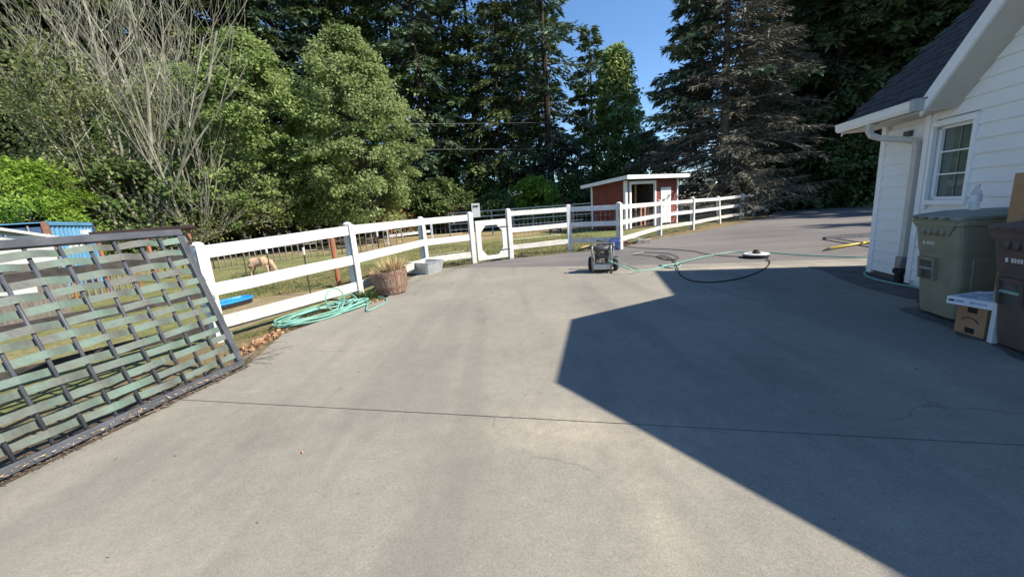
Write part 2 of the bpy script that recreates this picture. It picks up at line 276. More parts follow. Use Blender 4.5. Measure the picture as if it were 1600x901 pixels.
# ------------------------------------------------------------------ mesh building
WM = {}
class MB:
    def __init__(s): s.v = []; s.f = []
    def add(s, vs, fs):
        n = len(s.v); s.v += [Vector(p) for p in vs]; s.f += [tuple(i + n for i in f) for f in fs]; return s
    def bx(s, c, a, b, d):                   # centre and three half-axis vectors
        c, a, b, d = Vector(c), Vector(a), Vector(b), Vector(d)
        vs = [c + i * a + j * b + k * d for k in (-1, 1) for j in (-1, 1) for i in (-1, 1)]
        return s.add(vs, [(0, 2, 3, 1), (4, 5, 7, 6), (0, 1, 5, 4), (2, 6, 7, 3), (0, 4, 6, 2), (1, 3, 7, 5)])
    def box(s, c, size): return s.bx(c, (size[0] / 2, 0, 0), (0, size[1] / 2, 0), (0, 0, size[2] / 2))
    def beam(s, p0, p1, w, h, up=(0, 0, 1)):
        p0, p1 = Vector(p0), Vector(p1); d = p1 - p0; x = d.cross(Vector(up)); x.normalize(); z = x.cross(d); z.normalize()
        return s.bx((p0 + p1) / 2, d / 2, x * w / 2, z * h / 2)
    def tube(s, pts, r, n=6, closed=False, cap=True):
        pts = [Vector(p) for p in pts]; m = len(pts); rs = r if isinstance(r, (list, tuple)) else [r] * m
        ref = Vector((0, 0, 1)); rings = []; prev = None
        for i, p in enumerate(pts):
            t = (pts[(i + 1) % m] - pts[i - 1]) if closed else (pts[min(i + 1, m - 1)] - pts[max(i - 1, 0)])
            if t.length < 1e-9: t = Vector((0, 0, 1))
            t.normalize()
            a = prev if prev is not None else (ref if abs(t.z) < 0.95 else Vector((1, 0, 0)))
            x = a - t * a.dot(t)
            if x.length < 1e-6: x = Vector((1, 0, 0)) - t * t.x
            x.normalize(); prev = x; y = t.cross(x)
            rings.append([p + (x * math.cos(2 * math.pi * k / n) + y * math.sin(2 * math.pi * k / n)) * rs[i] for k in range(n)])
        vs = [q for rg in rings for q in rg]; fs = []
        for i in range(m if closed else m - 1):
            j = (i + 1) % m
            for k in range(n): fs.append((i * n + k, i * n + (k + 1) % n, j * n + (k + 1) % n, j * n + k))
        if cap and not closed: fs += [tuple(range(n))[::-1], tuple((m - 1) * n + k for k in range(n))]
        return s.add(vs, fs)
    def lathe(s, prof, c=(0, 0, 0), n=24, ax=None, cap=True):
        R = ax or Matrix.Identity(3); c = Vector(c); vs = []; fs = []
        for r, z in prof:
            for k in range(n): vs.append(c + R @ Vector((r * math.cos(2 * math.pi * k / n), r * math.sin(2 * math.pi * k / n), z)))
        for i in range(len(prof) - 1):
            for k in range(n): fs.append((i * n + k, i * n + (k + 1) % n, (i + 1) * n + (k + 1) % n, (i + 1) * n + k))
        if cap: fs += [tuple(range(n))[::-1], tuple((len(prof) - 1) * n + k for k in range(n))]
        return s.add(vs, fs)
    def prism(s, poly, off):                  # polygon of 3D points, extruded by a vector
        poly = [Vector(p) for p in poly]; off = Vector(off); n = len(poly)
        fs = [tuple(range(n))[::-1], tuple(range(n, 2 * n))] + [(i, (i + 1) % n, n + (i + 1) % n, n + i) for i in range(n)]
        return s.add(poly + [p + off for p in poly], fs)
    def loft(s, rings, cap=True):
        n = len(rings[0]); vs = [q for r in rings for q in r]; fs = []
        for i in range(len(rings) - 1):
            for k in range(n): fs.append((i * n + k, i * n + (k + 1) % n, (i + 1) * n + (k + 1) % n, (i + 1) * n + k))
        if cap: fs += [tuple(range(n))[::-1], tuple((len(rings) - 1) * n + k for k in range(n))]
        return s.add(vs, fs)
    def build(s, name, mat, parent=None, smooth=False, bevel=0.0, loc=None, kind=None):
        me = bpy.data.meshes.new(name)
        if parent is not None: inv = WM[parent.name].inverted(); vs = [inv @ p for p in s.v]
        elif loc is not None: lo = Vector(loc); vs = [p - lo for p in s.v]
        else: vs = s.v
        me.from_pydata([tuple(p) for p in vs], [], s.f); me.materials.append(mat); me.update()
        return finish(name, me, parent, smooth, bevel, loc, kind)
def finish(name, me, parent=None, smooth=False, bevel=0.0, loc=None, kind=None):
    if smooth: me.polygons.foreach_set('use_smooth', [True] * len(me.polygons))
    o = bpy.data.objects.new(name, me); COL.objects.link(o)
    if parent is not None: o.parent = parent; WM[o.name] = WM[parent.name]
    else:
        if loc is not None: o.location = loc
        WM[o.name] = Matrix.Translation(loc or (0, 0, 0))
    if bevel:
        b = o.modifiers.new('bevel', 'BEVEL'); b.width = bevel; b.segments = 2; b.limit_method = 'ANGLE'; b.angle_limit = math.radians(40)
    if kind: o['kind'] = kind
    return o
def tag(o, label, cat, group=None):
    o['label'] = label; o['category'] = cat
    if group: o['group'] = group
    return o
def thing(name, label, cat, loc=(0, 0, 0), rz=0.0, group=None):
    o = bpy.data.objects.new(name, None); COL.objects.link(o); o.location = loc; o.rotation_euler = (0, 0, rz); o.empty_display_size = 0.2
    WM[o.name] = Matrix.Translation(loc) @ Matrix.Rotation(rz, 4, 'Z'); return tag(o, label, cat, group)
def copy_tree(o, parent=None):
    c = o.copy(); COL.objects.link(c); c.parent = parent
    for ch in list(o.children): copy_tree(ch, c)
    return c
def lbl(o, text): o['label'] = text; return o
class L:                                      # a local frame (metres) placed in the world by a thing's matrix
    def __init__(s, root): s.m = WM[root.name]
    def __call__(s, x, y, z): return s.m @ Vector((x, y, z))
def curve_pts(ps, n=8):                       # Catmull-Rom through points
    ps = [Vector(p) for p in ps]; out = []
    for i in range(len(ps) - 1):
        p0, p1, p2, p3 = ps[max(i - 1, 0)], ps[i], ps[i + 1], ps[min(i + 2, len(ps) - 1)]
        for k in range(n):
            t = k / n; out.append(0.5 * ((2 * p1) + (p2 - p0) * t + (2 * p0 - 5 * p1 + 4 * p2 - p3) * t * t + (3 * p1 - p0 - 3 * p2 + p3) * t ** 3))
    out.append(ps[-1]); return out

def quads_mesh(name, C, D, S, Ln, Wd, mat, bend=None):
    """many small leaf-shaped faces: base C, direction D, side S, length and width per leaf"""
    n = len(C); Ln = np.broadcast_to(np.asarray(Ln, float), (n,))[:, None]; Wd = np.broadcast_to(np.asarray(Wd, float), (n,))[:, None]
    mid = C + D * Ln * 0.45
    v = np.stack([C, mid + S * Wd * 0.5, C + D * Ln, mid - S * Wd * 0.5], 1).reshape(-1, 3)
    me = bpy.data.meshes.new(name); me.vertices.add(4 * n); me.vertices.foreach_set('co', v.astype(np.float32).ravel())
    me.loops.add(4 * n); me.loops.foreach_set('vertex_index', np.arange(4 * n, dtype=np.int32))
    me.polygons.add(n); me.polygons.foreach_set('loop_start', np.arange(0, 4 * n, 4, dtype=np.int32))
    me.update(calc_edges=True); me.materials.append(mat); return me
def unit(a): return a / np.maximum(np.linalg.norm(a, axis=-1, keepdims=True), 1e-9)
def rnd_unit(n): return unit(rng.normal(size=(n, 3)))
def perp(D, n=None):
    r = rnd_unit(len(D)) if n is None else n; s = np.cross(D, r); return unit(s)

def sheet(name, pts, mat, z, kind='structure', thick=0.0):
    mb = MB(); poly = [Vector((p[0], p[1], z)) for p in pts]
    if thick: mb.prism([p - Vector((0, 0, thick)) for p in poly], (0, 0, thick))
    else: mb.add(poly, [tuple(range(len(poly)))])
    o = mb.build(name, mat); o['kind'] = kind; return o

# house frame: u runs along the driveway-side wall away from the camera, d outward from that wall, z up
TH = math.radians(13.5); U2 = Vector((math.sin(TH), math.cos(TH), 0)); V2 = Vector((-U2.y, U2.x, 0)); W0 = -4.39
def HF(u, d, z=0.0): return U2 * u + V2 * (d + W0) + Vector((0, 0, z))

# ================================================================== the ground
g = MB(); g.add([(-700, -700, -0.09), (700, -700, -0.09), (700, 700, -0.09), (-700, 700, -0.09)], [(0, 1, 2, 3)])
o = g.build('ground', m_floor); o['kind'] = 'structure'
sheet('pasture', [(-60, -12), (-2.9, -12), (-3.35, 2.0), (-3.9, 5.6), (-2.7, 8.0), (-2.3, 10.9), (-1.1, 11.7), (2.2, 13.0), (8.3, 17.2), (15.8, 24.5), (21, 31), (10, 34), (-10, 30), (-40, 27)], m_past, -0.045)
sheet('dry_field', [(-45, 27.0), (-12, 21.0), (-6, 20.0), (1, 22.5), (8, 27), (9, 33), (-10, 31), (-40, 30)], m_drygrass, -0.041)
sheet('verge', [(-3.25, 1.2), G(378, 577), G(442, 522), G(600, 468), G(645, 432), G(690, 419), G(735, 412), G(797, 404), G(890, 393), G(968, 386.5), G(1033, 369), G(1090, 361.5), G(1150, 349), G(1200, 337), G(1200, 331),
       G(1159, 341), G(1124, 347), G(1082, 357), G(1031, 364), G(968, 385.5), G(890, 389), G(795, 402), G(730, 405), G(640, 420), (-3.3, 7.55), (-4.5, 5.3), (-4.6, 2.2), (-4.4, 1.2)], m_verge, -0.037)
sheet('bare_dirt', [G(330, 520), G(322, 480), G(335, 466), G(420, 458), G(500, 449), G(545, 443), G(556, 452), G(500, 468), G(430, 492), G(380, 508)], m_tan, -0.040)
# concrete: two slabs with an open joint between them
def UD(p): return (p.x * U2.x + p.y * U2.y, p.x * V2.x + p.y * V2.y - W0)
JU = 2.50
far = [G(378, 577), G(442, 522), G(520, 494), G(600, 468), G(645, 432), G(690, 419), G(1050, 413.5), G(1200, 408.5), G(1366, 402.5)]
slab = [HF(JU + 0.006, -1.0), HF(JU + 0.006, 8.35)] + far + [HF(9.3, -3.5), HF(7.6, -3.5)]
o = sheet('concrete_slab', slab, m_conc, 0.0, thick=0.12)
slab = [HF(JU - 0.006, -1.0), HF(JU - 0.006, 8.35), HF(0.4, 8.25), HF(-6, 8.2), HF(-6, -1.0)]
o = sheet('concrete_slab', slab[::-1], m_conc, 0.001, thick=0.12)
g = MB(); g.add([HF(-6, 8.2, -0.03), HF(-6, -1, -0.03), HF(9, -1, -0.03), HF(9, 8.2, -0.03)], [(0, 1, 2, 3)]); o = g.build('joint_base', m_soil); o['kind'] = 'structure'
asph = [G(1366, 402.5), G(1200, 408.5), G(1050, 413.5), G(690, 419), G(735, 412), G(797, 404), G(890, 393), G(968, 387), G(1033, 370), G(1090, 362), G(1150, 350), G(1200, 338), Vector((20.5, 29.5, 0)), Vector((29, 33, 0)), Vector((33, 22, 0)), Vector((24, 8, 0)), HF(7.3, -14), HF(7.3, -1.0)]
sheet('asphalt_drive', asph, m_asph, -0.012)
sheet('dirt_lane', [(19.5, 28.5), (30, 33), (62, 62), (58, 66)], m_floor, -0.028)
dirt = [G(1262, 416.6), G(1290, 424), G(1325, 440), G(1385, 458), G(1432, 468), G(1436, 478), G(1403, 482), G(1428, 492), G(1482, 511), G(1500, 526), G(1540, 533), G(1572, 552), G(1620, 572), HF(3.0, -0.05), HF(7.6, -0.05), HF(8.25, -0.3)]
dd = []
for i, p in enumerate(dirt[:13]):
    q = dirt[i + 1] if i < 12 else p
    dd.append(p)
    if i < 12:
        for k in (1, 2): dd.append(p.lerp(q, k / 3) + Vector((random.uniform(-.03, .03), random.uniform(-.03, .03), 0)))
sheet('dirt_strip', dd + dirt[13:], m_dirt, 0.005)

# ================================================================== house
house = thing('house', 'white lap-sided house with dark shingle roof and clipped gable beside the driveway', 'house', HF(4.5, -4.0, 0), 0)
EZ, OV, UC, HW, CL = 2.47, 0.40, 3.645, 2.575, 4.10   # eave height, overhang, gable centre, half width of gable roof, clip height
UFAR, UWALL, USPL, UNEAR = 7.92, 7.55, 6.62, -4.0
GD = 0.05                                             # gable wall stands this much proud
# core walls (behind the boards)
w = MB()
w.prism([HF(UNEAR, -0.03, 0), HF(UWALL, -0.03, 0), HF(UWALL, -8, 0), HF(UNEAR, -8, 0)], (0, 0, 2.36))
w.build('wall', m_siding, house)
gw = MB()
def gable_top(u): return min(EZ - 0.12 + (HW - abs(u - UC)), CL - 0.1)
gl, gr = USPL, 2 * UC - USPL
prof = [(gr, 0.0), (gl, 0.0), (gl, 2.3)] + [(UC + 1.0, gable_top(UC + 1.0)), (UC - 1.0, gable_top(UC - 1.0))] + [(gr, 2.3)]
# window opening: the wall is built round it
WU0, WU1, WZ0, WZ1 = 5.90, 6.46, 1.22, 2.15
def wallpiece(mb, us, zs, d0, th=0.14):
    mb.prism([HF(us[0], d0, zs[0]), HF(us[1], d0, zs[0]), HF(us[1], d0, zs[1]), HF(us[0], d0, zs[1])], V2 * -th)
for us, zs in (((gr, WU0), (0, 2.34)), ((WU1, gl), (0, 2.3)), ((WU0, WU1), (0, WZ0)), ((WU0, WU1), (WZ1, 2.34))): wallpiece(gw, us, zs, GD - 0.02)
gw.prism([HF(gl - 0.31, GD - 0.02, 2.345), HF(UC + 1.0, GD - 0.02, gable_top(UC + 1.0)), HF(UC - 1.0, GD - 0.02, gable_top(UC - 1.0)), HF(gr + 0.31, GD - 0.02, 2.345)], V2 * -0.1)
gw.build('wall', m_siding, house)
# lap siding boards, one object each
EXPO = 0.165
def board(u0, u1, z, d0, top=None):
    mb = MB(); h = EXPO + 0.012
    a = [HF(u0, d0 + 0.027, z), HF(u1, d0 + 0.027, z), HF(u1, d0 + 0.006, z + h), HF(u0, d0 + 0.006, z + h), HF(u0, d0 - 0.018, z), HF(u1, d0 - 0.018, z), HF(u1, d0 - 0.018, z + h), HF(u0, d0 - 0.018, z + h)]
    if top:   # board cut to the rake
        a[3] = HF(top[0], d0 + 0.006, z + h); a[7] = HF(top[0], d0 - 0.018, z + h); a[2] = HF(top[1], d0 + 0.006, z + h); a[6] = HF(top[1], d0 - 0.018, z + h)
    mb.add(a, [(0, 1, 2, 3), (4, 7, 6, 5), (0, 4, 5, 1), (3, 2, 6, 7), (1, 5, 6, 2), (0, 3, 7, 4)])
    return mb.build('siding_board', m_siding, house)
z = 0.10
while z < CL - 0.2:
    if z + EXPO < 2.30: board(USPL + 0.02, UWALL - 0.085, z, 0.0)
    if z < 2.25:
        lim0, lim1 = gr, gl - 0.075; tp = None
    else:
        hw0 = HW - (z - (EZ - 0.12)); hw1 = HW - (z + EXPO + 0.012 - (EZ - 0.12))
        lim0, lim1 = UC - hw0, UC + hw0; tp = (UC - hw1, UC + hw1)
        if hw1 < 0.8: break
    if tp is None and z + EXPO < WZ0 - 0.03 or z > WZ1 + 0.02 and tp is None:
        um = random.uniform(4.4, 6.2); board(lim0, um - 0.003, z, GD); board(um + 0.003, lim1, z, GD)
    elif z > WZ1 + 0.02: board(lim0, lim1, z, GD, tp)
    else: board(lim0, WU0 - 0.02, z, GD); board(WU1 + 0.02, lim1, z, GD)
    z += EXPO
mb = MB(); mb.prism([HF(UWALL - 0.09, 0.042, 0.05), HF(UWALL + 0.012, 0.042, 0.05), HF(UWALL + 0.012, -0.08, 0.05), HF(UWALL - 0.09, -0.08, 0.05)], (0, 0, 2.33)); mb.build('corner_board', m_trim, house, bevel=0.004)
mb = MB(); mb.prism([HF(USPL - 0.075, GD + 0.04, 0.05), HF(USPL + 0.012, GD + 0.04, 0.05), HF(USPL + 0.012, -0.02, 0.05), HF(USPL - 0.075, -0.02, 0.05)], (0, 0, 2.28)); mb.build('corner_board', m_trim, house, bevel=0.004)
mb = MB(); mb.prism([HF(UNEAR, 0.0, 0), HF(UWALL - 0.02, 0.0, 0), HF(UWALL - 0.02, -0.06, 0), HF(UNEAR, -0.06, 0)], (0, 0, 0.10)); mb.build('foundation', m_dirt, house)
# main roof slab (45 degrees), over the whole length, its ridge 4 m in
RD = 4.0
def slope(u, t, off=0.0): return HF(u, OV - t * 0.7071 + off * 0.7071, EZ + t * 0.7071 + off * 0.7071)   # t metres up the slope
TR = RD / 0.7071
TV = HW / 0.7071
rf = MB()
rf.prism([slope(UC + HW, 0), slope(UFAR, 0), slope(UFAR, TR), slope(UC, TR), slope(UC, TV)], (0, 0, -0.07)); rf.prism([slope(UC - HW, 0), slope(UC, TV), slope(UC, TR), slope(UNEAR, TR), slope(UNEAR, 0)], (0, 0, -0.07))
rf.prism([slope(UNEAR, TR), slope(UFAR, TR), HF(UFAR, -8.4, EZ + 0.2), HF(UNEAR, -8.4, EZ + 0.2)], (0, 0, -0.07))
rf.prism([HF(UWALL - 0.1, -0.2, 2.30), HF(UWALL - 0.1, -7.8, 2.30), HF(UWALL - 0.1, -4.0, EZ + RD - 0.55)], U2 * 0.08)   # far gable wall
roof = rf.build('roof', m_shingle, house)
# gable roof wing: two slopes meeting on a ridge, clipped by a small hip
wg = MB(); ap = EZ + HW
c0, c1 = UC + (ap - CL), UC - (ap - CL)
for sgn, ca in ((1, c0), (-1, c1)):
    wg.prism([HF(UC + sgn * HW, OV, EZ), HF(ca, OV, CL), HF(UC, OV - 1.0, ap), HF(UC, -3.5, ap), HF(UC + sgn * HW, -0.2 - HW, EZ)] if False else
             [HF(UC + sgn * HW, OV, EZ), HF(ca, OV, CL), HF(UC, OV - 1.0, ap), HF(UC, -2.4, ap), HF(UC + sgn * (HW - 0.02), OV - 0.02, EZ + 0.01)], (0, 0, -0.07))
wg.prism([HF(c0, OV, CL), HF(c1, OV, CL), HF(UC, OV - 1.0, ap)], (0, 0, -0.07))
wg.build('roof', m_shingle, house)
# rake fascia boards and soffits of the gable
def rake(sgn):
    fb = MB(); a0 = HF(UC + sgn * (HW + 0.03), OV + 0.012, EZ + 0.01); a1 = HF(UC + sgn * (ap - CL), OV + 0.012, CL + 0.03 + 0.0)
    fb.prism([a0, a1, a1 - Vector((0, 0, 0.20)), a0 - Vector((0, 0, 0.20))], V2 * -0.03); fb.build('rake_board', m_trim, house)
    sf = MB(); s0 = HF(UC + sgn * (HW - 0.03), OV - 0.02, EZ - 0.145); s1 = HF(UC + sgn * (ap - CL), OV - 0.02, CL - 0.165)
    b0 = HF(UC + sgn * (HW - 0.03), GD - 0.02, EZ - 0.145); b1 = HF(UC + sgn * (ap - CL), GD - 0.02, CL - 0.165)
    sf.prism([s0, s1, b1, b0], (0, 0, 0.03)); sf.build('soffit', m_soffit, house)
rake(1); rake(-1)
fb = MB(); fb.prism([HF(c0, OV + 0.012, CL + 0.02), HF(c1, OV + 0.012, CL + 0.02), HF(c1, OV + 0.012, CL - 0.14), HF(c0, OV + 0.012, CL - 0.14)], V2 * -0.03); fb.build('rake_board', m_trim, house)
# eave soffit, fascia, gutter, far rake
u_g0 = UC + HW + 0.05
sf = MB(); sf.prism([HF(UFAR - 0.03, OV - 0.03, 2.335), HF(u_g0 - 0.1, OV - 0.03, 2.335), HF(u_g0 - 0.1, -0.01, 2.335), HF(UFAR - 0.03, -0.01, 2.335)], (0, 0, 0.025)); sf.build('soffit', m_soffit, house)
gt = MB()                                              # K-style gutter swept along the eave
pr = [(0.005, 2.36), (0.075, 2.36), (0.105, 2.40), (0.105, 2.455), (0.118, 2.47), (0.118, 2.485), (0.10, 2.485), (0.095, 2.46), (0.092, 2.40), (0.07, 2.375), (0.015, 2.375), (0.015, 2.48), (0.005, 2.48)]
gt.loft([[HF(u_g0, OV + a, b) for a, b in pr], [HF(UFAR, OV + a, b) for a, b in pr]]); gut = gt.build('gutter', m_trim, house)
ec = MB(); ec.prism([HF(u_g0 - 0.006, OV - 0.0, 2.345), HF(u_g0 - 0.006, OV + 0.12, 2.345), HF(u_g0 - 0.006, OV + 0.125, 2.49), HF(u_g0 - 0.006, OV, 2.50)], U2 * -0.075); ec.build('gutter_end_cap', M('end_cap_paint', (0.36, 0.39, 0.38), (0.42, 0.45, 0.44), 3, 0.5), house, bevel=0.006)
fb = MB(); fb.prism([slope(UFAR, 0, 0.0) - Vector((0, 0, 0.012)), slope(UFAR, TR) - Vector((0, 0, 0.012)), slope(UFAR, TR) - Vector((0, 0, 0.17)), slope(UFAR, 0) - Vector((0, 0, 0.17))], U2 * 0.025); fb.build('rake_board', m_trim, house)
# shingle tabs on the visible roof slope
cnt = 0
SH = []
for i in range(24):
    t = 0.02 + i * 0.135; u0 = u_g0 - 0.12 - t * 0.7071 if False else UC + HW + 0.02 - max(0.0, min(t * 0.7071 - 0.52, 1.2))
    u = UFAR + 0.04 - (0.15 if i % 2 else 0.0) - random.uniform(0, .04); edge = UFAR + 0.04
    while u > u0 and cnt < 290:
        hi_ = min(edge, u); lo_ = u - 0.30 + 0.012; edge = 99
        th = random.choice((0.007, 0.010, 0.014)); up_ = random.uniform(-0.012, 0.006)
        mb = MB(); mb.prism([slope(hi_, t - 0.03 + up_, 0.012), slope(lo_, t - 0.03 + up_, 0.012), slope(lo_, t + 0.14, 0.001), slope(hi_, t + 0.14, 0.001)], slope(0, 0, th) - slope(0, 0, 0))
        mb.build('shingle', m_shingle, roof); cnt += 1; u -= 0.30
# downspout
dp = MB()
def sq(p, a, b, hw=0.045, hd=0.032): return [p + a * hw + b * hd, p - a * hw + b * hd, p - a * hw - b * hd, p + a * hw - b * hd]
path = [HF(7.12, OV + 0.055, 2.36), HF(7.12, OV + 0.055, 2.25), HF(7.10, OV + 0.03, 2.185), HF(7.04, OV - 0.06, 2.13), HF(6.84, 0.15, 2.06), HF(6.77, 0.085, 2.02), HF(6.755, 0.068, 1.93), HF(6.755, 0.068, 0.42), HF(6.755, 0.068, 0.27)]
rings = []
for i, p in enumerate(path):
    d = (path[min(i + 1, len(path) - 1)] - path[max(i - 1, 0)]).normalized(); a = U2 - d * U2.dot(d)
    if a.length < 0.3: a = Vector((0, 0, 1)) - d * d.z
    a.normalize(); b = d.cross(a); rings.append(sq(p, a, b))
dp.loft(rings); ds = dp.build('downspout', m_pipe, house, bevel=0.008)
mb = MB(); mb.prism(sq(HF(6.755, 0.075, 0.24), U2, V2, 0.06, 0.045), (0, 0, 0.17)); mb.build('adapter', m_grey, ds, bevel=0.01)
mb = MB(); mb.lathe([(0.05, 0.0), (0.05, 0.14), (0.075, 0.145), (0.075, 0.21), (0.06, 0.215)], HF(6.755, 0.085, 0.02), 16); mb.build('drain_pipe', m_black, ds, smooth=False)
mb = MB(); mb.box((0, 0, 0), (0.01, 0.01, 0.01)); mb = MB(); mb.prism([HF(6.93, 0.022, 2.115), HF(7.08, 0.022, 2.115), HF(7.08, 0.022, 2.195), HF(6.93, 0.022, 2.195)], V2 * 0.03); mb.build('vent', m_greyd, house, bevel=0.005)
# window
wf = MB(); T_ = 0.05
for us, zs in (((WU0 - T_, WU1 + T_), (WZ1, WZ1 + 0.07)), ((WU0 - T_, WU1 + T_), (WZ0 - 0.06, WZ0)), ((WU0 - T_, WU0), (WZ0, WZ1)), ((WU1, WU1 + T_), (WZ0, WZ1))):
    wf.prism([HF(us[0], GD + 0.005, zs[0]), HF(us[1], GD + 0.005, zs[0]), HF(us[1], GD + 0.005, zs[1]), HF(us[0], GD + 0.005, zs[1])], V2 * 0.045)
win = wf.build('window', m_trim, house, bevel=0.003)
sh = MB()
for us, zs in (((WU0, WU1), (WZ1 - 0.035, WZ1)), ((WU0, WU1), (WZ0, WZ0 + 0.04)), ((WU0, WU0 + 0.035), (WZ0, WZ1)), ((WU1 - 0.035, WU1), (WZ0, WZ1))):
    sh.prism([HF(us[0], GD - 0.06, zs[0]), HF(us[1], GD - 0.06, zs[0]), HF(us[1], GD - 0.06, zs[1]), HF(us[0], GD - 0.06, zs[1])], V2 * 0.035)
sh.build('sash', m_trim, win)
for zf in (0.335, 0.665):
    mb = MB(); zc = WZ0 + 0.04 + zf * (WZ1 - WZ0 - 0.075); mb.prism([HF(WU0 + 0.03, GD - 0.052, zc - 0.009), HF(WU1 - 0.03, GD - 0.052, zc - 0.009), HF(WU1 - 0.03, GD - 0.052, zc + 0.009), HF(WU0 + 0.03, GD - 0.052, zc + 0.009)], V2 * 0.018); mb.build('muntin', m_trim, win)
mb = MB(); uc_ = (WU0 + WU1) / 2; mb.prism([HF(uc_ - 0.007, GD - 0.062, WZ0 + 0.03), HF(uc_ + 0.007, GD - 0.062, WZ0 + 0.03), HF(uc_ + 0.007, GD - 0.062, WZ1 - 0.03), HF(uc_ - 0.007, GD - 0.062, WZ1 - 0.03)], V2 * 0.006); mb.build('muntin', m_grey, win)
zc0 = WZ0 + 0.03
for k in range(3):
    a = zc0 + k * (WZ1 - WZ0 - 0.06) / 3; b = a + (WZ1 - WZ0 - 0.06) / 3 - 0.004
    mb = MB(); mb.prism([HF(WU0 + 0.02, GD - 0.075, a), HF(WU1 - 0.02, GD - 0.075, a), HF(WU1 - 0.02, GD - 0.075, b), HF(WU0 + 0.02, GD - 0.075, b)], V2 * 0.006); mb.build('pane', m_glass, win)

# ================================================================== bins and boxes by the wall
BR = math.atan2(V2.x, -V2.y)
def wheelie_bin(name, label, u, d, hgt, m_body, m_lid, twist=0.0):
    root = thing(name, label, 'bin', HF(u, d, 0.005), BR + twist); f = L(root)      # x to the camera side, -y to the drive, z up
    def rr(x, y, w2, d2, z, r, n=5):
        out = []
        for sx, sy, a0 in ((1, -1, -90), (1, 1, 0), (-1, 1, 90), (-1, -1, 180)):
            for k in range(n):
                a = math.radians(a0 + 90 * k / (n - 1)); out.append(f(x + sx * (w2 - r) + r * math.cos(a), y + sy * (d2 - r) + r * math.sin(a), z))
        return out
    b = MB(); H = hgt
    # tapered body with the front step under the rim
    b.loft([rr(0, 0.0, 0.235, 0.30, 0.03, 0.06), rr(0, 0.0, 0.245, 0.31, 0.10, 0.06), rr(0, -0.01, 0.275, 0.355, H * 0.62, 0.07), rr(0, -0.015, 0.283, 0.36, H * 0.66, 0.07), rr(0, -0.02, 0.295, 0.39, H * 0.90, 0.07), rr(0, -0.02, 0.315, 0.415, H * 0.905, 0.07), rr(0, -0.02, 0.315, 0.415, H * 0.955, 0.07)])
    body = b.build('body', m_body, root)
    # flared lip under the lid at the front with grip scallops
    lp = MB(); zt, zb_ = H * 0.945, H * 0.80
    lp.add([f(-0.30, -0.44, zt), f(0.30, -0.44, zt), f(0.17, -0.405, zb_), f(-0.17, -0.405, zb_), f(-0.30, -0.36, zt), f(0.30, -0.36, zt), f(0.17, -0.36, zb_), f(-0.17, -0.36, zb_)],
           [(0, 3, 2, 1), (4, 5, 6, 7), (0, 1, 5, 4), (3, 7, 6, 2), (1, 2, 6, 5), (0, 4, 7, 3)])
    lp.build('lip', m_body, root, bevel=0.008)
    for k in range(4):
        mb = MB(); x = -0.12 + 0.08 * k; mb.lathe([(0.0, -0.05), (0.02, -0.045), (0.026, 0.0), (0.02, 0.035), (0.0, 0.05)], f(x, -0.418, zb_ + 0.055), 8, cap=False); mb.build('grip_rib', m_body, root, smooth=True)
    # catcher recess with its steel bar
    ry = -0.335; rc = MB(); hz0, hz1 = H * 0.37, H * 0.585; yb, yt = -0.352, -0.372
    def rb(x0, x1, z0, z1, dep):
        y0 = yb + (yt - yb) * (z0 - hz0) / (hz1 - hz0); y1 = yb + (yt - yb) * (z1 - hz0) / (hz1 - hz0)
        rc.add([f(x0, y0 - dep, z0), f(x1, y0 - dep, z0), f(x1, y1 - dep, z1), f(x0, y1 - dep, z1), f(x0, y0 + .05, z0), f(x1, y0 + .05, z0), f(x1, y1 + .05, z1), f(x0, y1 + .05, z1)], [(0, 1, 2, 3), (4, 7, 6, 5), (0, 4, 5, 1), (3, 2, 6, 7), (1, 5, 6, 2), (0, 3, 7, 4)])
    rb(-0.185, -0.16, hz0, hz1, 0.03); rb(0.01, 0.035, hz0, hz1, 0.03); rb(-0.158, 0.008, hz1 - 0.03, hz1 + 0.001, 0.03)
    rc.build('catcher_frame', m_body, root)
    pk = MB(); pk.add([f(-0.158, yb - 0.006, hz0), f(0.008, yb - 0.006, hz0), f(0.008, yt - 0.006, hz1 - 0.03), f(-0.158, yt - 0.006, hz1 - 0.03)], [(0, 1, 2, 3)]); pk.build('pocket_shade', m_greyd, root)  # dark sheet painted in for the shadow inside the recess
    br = MB(); br.tube([f(-0.165, -0.378, H * 0.475), f(0.015, -0.378, H * 0.475)], 0.014, 8); br.build('catcher_bar', m_alu if 'olive' in m_body.name else m_hosegrey, root)
    # side panel step
    for s in (-1, 1):
        sp = MB(); sp.add([f(s * 0.262, -0.24, H * 0.60), f(s * 0.262, 0.27, H * 0.60), f(s * 0.235, 0.24, 0.12), f(s * 0.235, -0.20, 0.12), f(s * 0.285, -0.24, H * 0.60), f(s * 0.285, 0.27, H * 0.60), f(s * 0.252, 0.24, 0.12), f(s * 0.252, -0.20, 0.12)],
                          [(4, 5, 6, 7) if s > 0 else (7, 6, 5, 4), (0, 1, 5, 4), (1, 2, 6, 5), (2, 3, 7, 6), (3, 0, 4, 7)]); sp.build('side_panel', m_body, root, bevel=0.006)
    # domed lid with raised centre and hinge
    ld = MB(); ld.loft([rr(0, -0.02, 0.325, 0.43, H * 0.958, 0.07), rr(0, -0.02, 0.325, 0.43, H * 0.985, 0.07), rr(0, -0.0, 0.29, 0.37, H * 1.0, 0.06), rr(0, 0.02, 0.20, 0.28, H * 1.022, 0.05)]); lid = ld.build('lid', m_lid, root)
